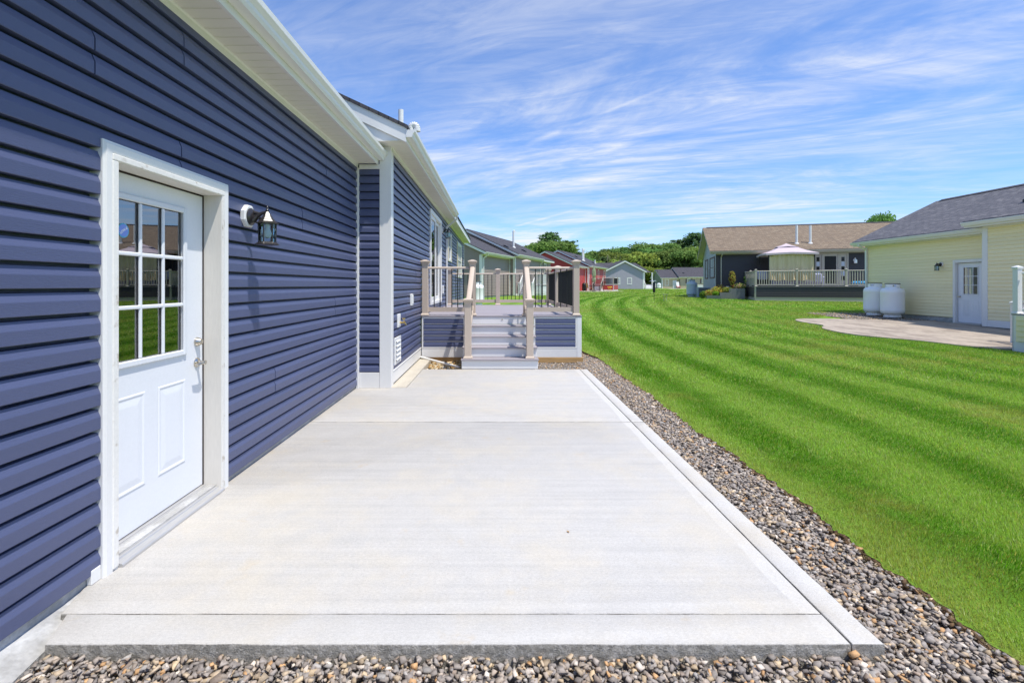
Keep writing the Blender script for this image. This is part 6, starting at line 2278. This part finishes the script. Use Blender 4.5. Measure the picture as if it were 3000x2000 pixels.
limb(Vector((0, 0, -.2)), Vector((0, 0, 1)), 3.6, .16, 3)
m_.build('branches', M_DEADWOOD, dt)

# ---- planters at the charcoal house
def planter(label, x, y, w, d_, h, rotz):
    t_ = thing('planter_box', label, 'planter', CW(x, y), CR + rotz, 'weathered wood planter boxes')
    n = 4
    for i in range(n):
        q0, q1 = -w / 2 + w * i / n, -w / 2 + w * (i + 1) / n
        MB().prism([(d_ / 2 - .03, 0), (d_ / 2, 0), (d_ / 2 + .05, h), (d_ / 2 + .02, h)], q0 + .003, q1 - .003, 'y').build('plank', M_WOODGREY, t_)
        MB().box(-d_ / 2, -d_ / 2 + .03, q0 + .003, q1 - .003, 0, h).build('plank', M_WOODGREY, t_)
    for s_ in (-1, 1):
        a, b_ = sorted((s_ * w / 2, s_ * (w / 2 - .03)))
        MB().prism([(-d_ / 2 + .031, 0), (d_ / 2 - .031, 0), (d_ / 2 + .018, h), (-d_ / 2 + .031, h)], a, b_, 'y').build('plank', M_WOODGREY, t_)
    MB().box(-d_ / 2 + .04, d_ / 2 - .05, -w / 2 + .04, w / 2 - .04, h - .12, h - .06).build('soil', M_SOIL, t_)
    return t_


planter('tall weathered wood planter right of the low ones at the charcoal wall', 1.25, 1.05, .95, .6, .72, 0)
planter('middle weathered wood planter beside the tall one', 1.35, .35, .75, .5, .46, R(8))
planter('low weathered wood planter at the left end of the flower bed', 1.5, -.35, .85, .45, .26, R(-6))


def shrub(name, label, x, y, z, H, Wd, cols, n=900, leaf=.05, stem=True, upright=False):
    r_ = np.random.default_rng(abs(hash(label)) % 9999 if False else int(1000 * (abs(x) + abs(y) + H)))
    t_ = thing(name, label, 'plant', CW(x, y, z), 0, 'plants by the charcoal wall')
    d = r_.normal(size=(n, 3)); d /= np.linalg.norm(d, axis=1, keepdims=True)
    rr = r_.random(n) ** .45
    P = d * rr[:, None] * np.array([Wd / 2, Wd / 2, H / 2]) + np.array([0, 0, H * .52])
    if upright:
        P[:, 2] = r_.random(n) * H
        k = np.interp(P[:, 2], [0, H * .3, H * .7, H], [.25, .5, 1, .35])
        P[:, :2] = d[:, :2] * (Wd / 2 * k * rr)[:, None]
    P[:, 2] = np.maximum(P[:, 2], .02)
    cc = np.array(cols)[r_.integers(0, len(cols), n)] * (.7 + .6 * r_.random((n, 1)))
    put('leaves', leaf_cloud('leaves', P, d + np.array([0, 0, .4]), np.full(n, leaf), cc, rng=r_), t_)
    m2_ = MB()
    for i in range(5):
        a = 6.28 * i / 5
        m2_.tube((.02 * math.cos(a), .02 * math.sin(a), -.05), (Wd * .2 * math.cos(a), Wd * .2 * math.sin(a), H * .7), .012, .006, 5)
    m2_.build('stems', M_BARK, t_)
    return t_


YG = [(.16, .22, .04), (.25, .27, .05), (.33, .25, .05)]
DG = [(.05, .11, .03), (.08, .15, .04)]
shrub('tall_plant', 'tall yellow green plant with rusty lower leaves in the tall planter', 1.0, .85, .6, 1.25, .55, [(.22, .28, .05), (.30, .32, .07), (.24, .12, .05)], 800, .055, upright=True)
shrub('flowering_plant', 'pink and green flowering plant filling the tall planter', 1.3, 1.25, .66, .42, .7, DG + [(.42, .25, .22), (.30, .27, .06)], 700, .04)
shrub('flowering_plant', 'yellow flowered plant in the middle planter', 1.3, .5, .42, .4, .7, YG + DG, 600, .04)
shrub('flowering_plant', 'golden flowered bush left of the planters', 1.0, -.1, .12, .72, .95, YG + [(.45, .33, .05)], 900, .045)
shrub('flowering_plant', 'rust tinted low bush at the downspout of the charcoal house', 1.1, -.6, .05, .6, .7, YG + [(.3, .14, .06)], 600, .045)
shrub('green_plant', 'small bright green plant in the low planter', 1.5, -.2, .2, .34, .5, [(.10, .24, .02), (.14, .28, .03)], 450, .045)
shrub('green_plant', 'green plant at the left end of the flower bed', 1.15, -1.0, .0, .55, .4, [(.10, .22, .03), (.07, .16, .03)], 400, .045)
shrub('climbing_plant', 'thin climbing plant beside the left deck railing', .9, 1.62, .1, 1.4, .25, DG + [(.16, .25, .06)], 160, .06, upright=True)
shrub('dark_shrub', 'dark shrub behind the golden bush against the charcoal wall', .5, .15, .2, .8, .8, [(.03, .06, .02), (.10, .05, .02)], 600, .05)
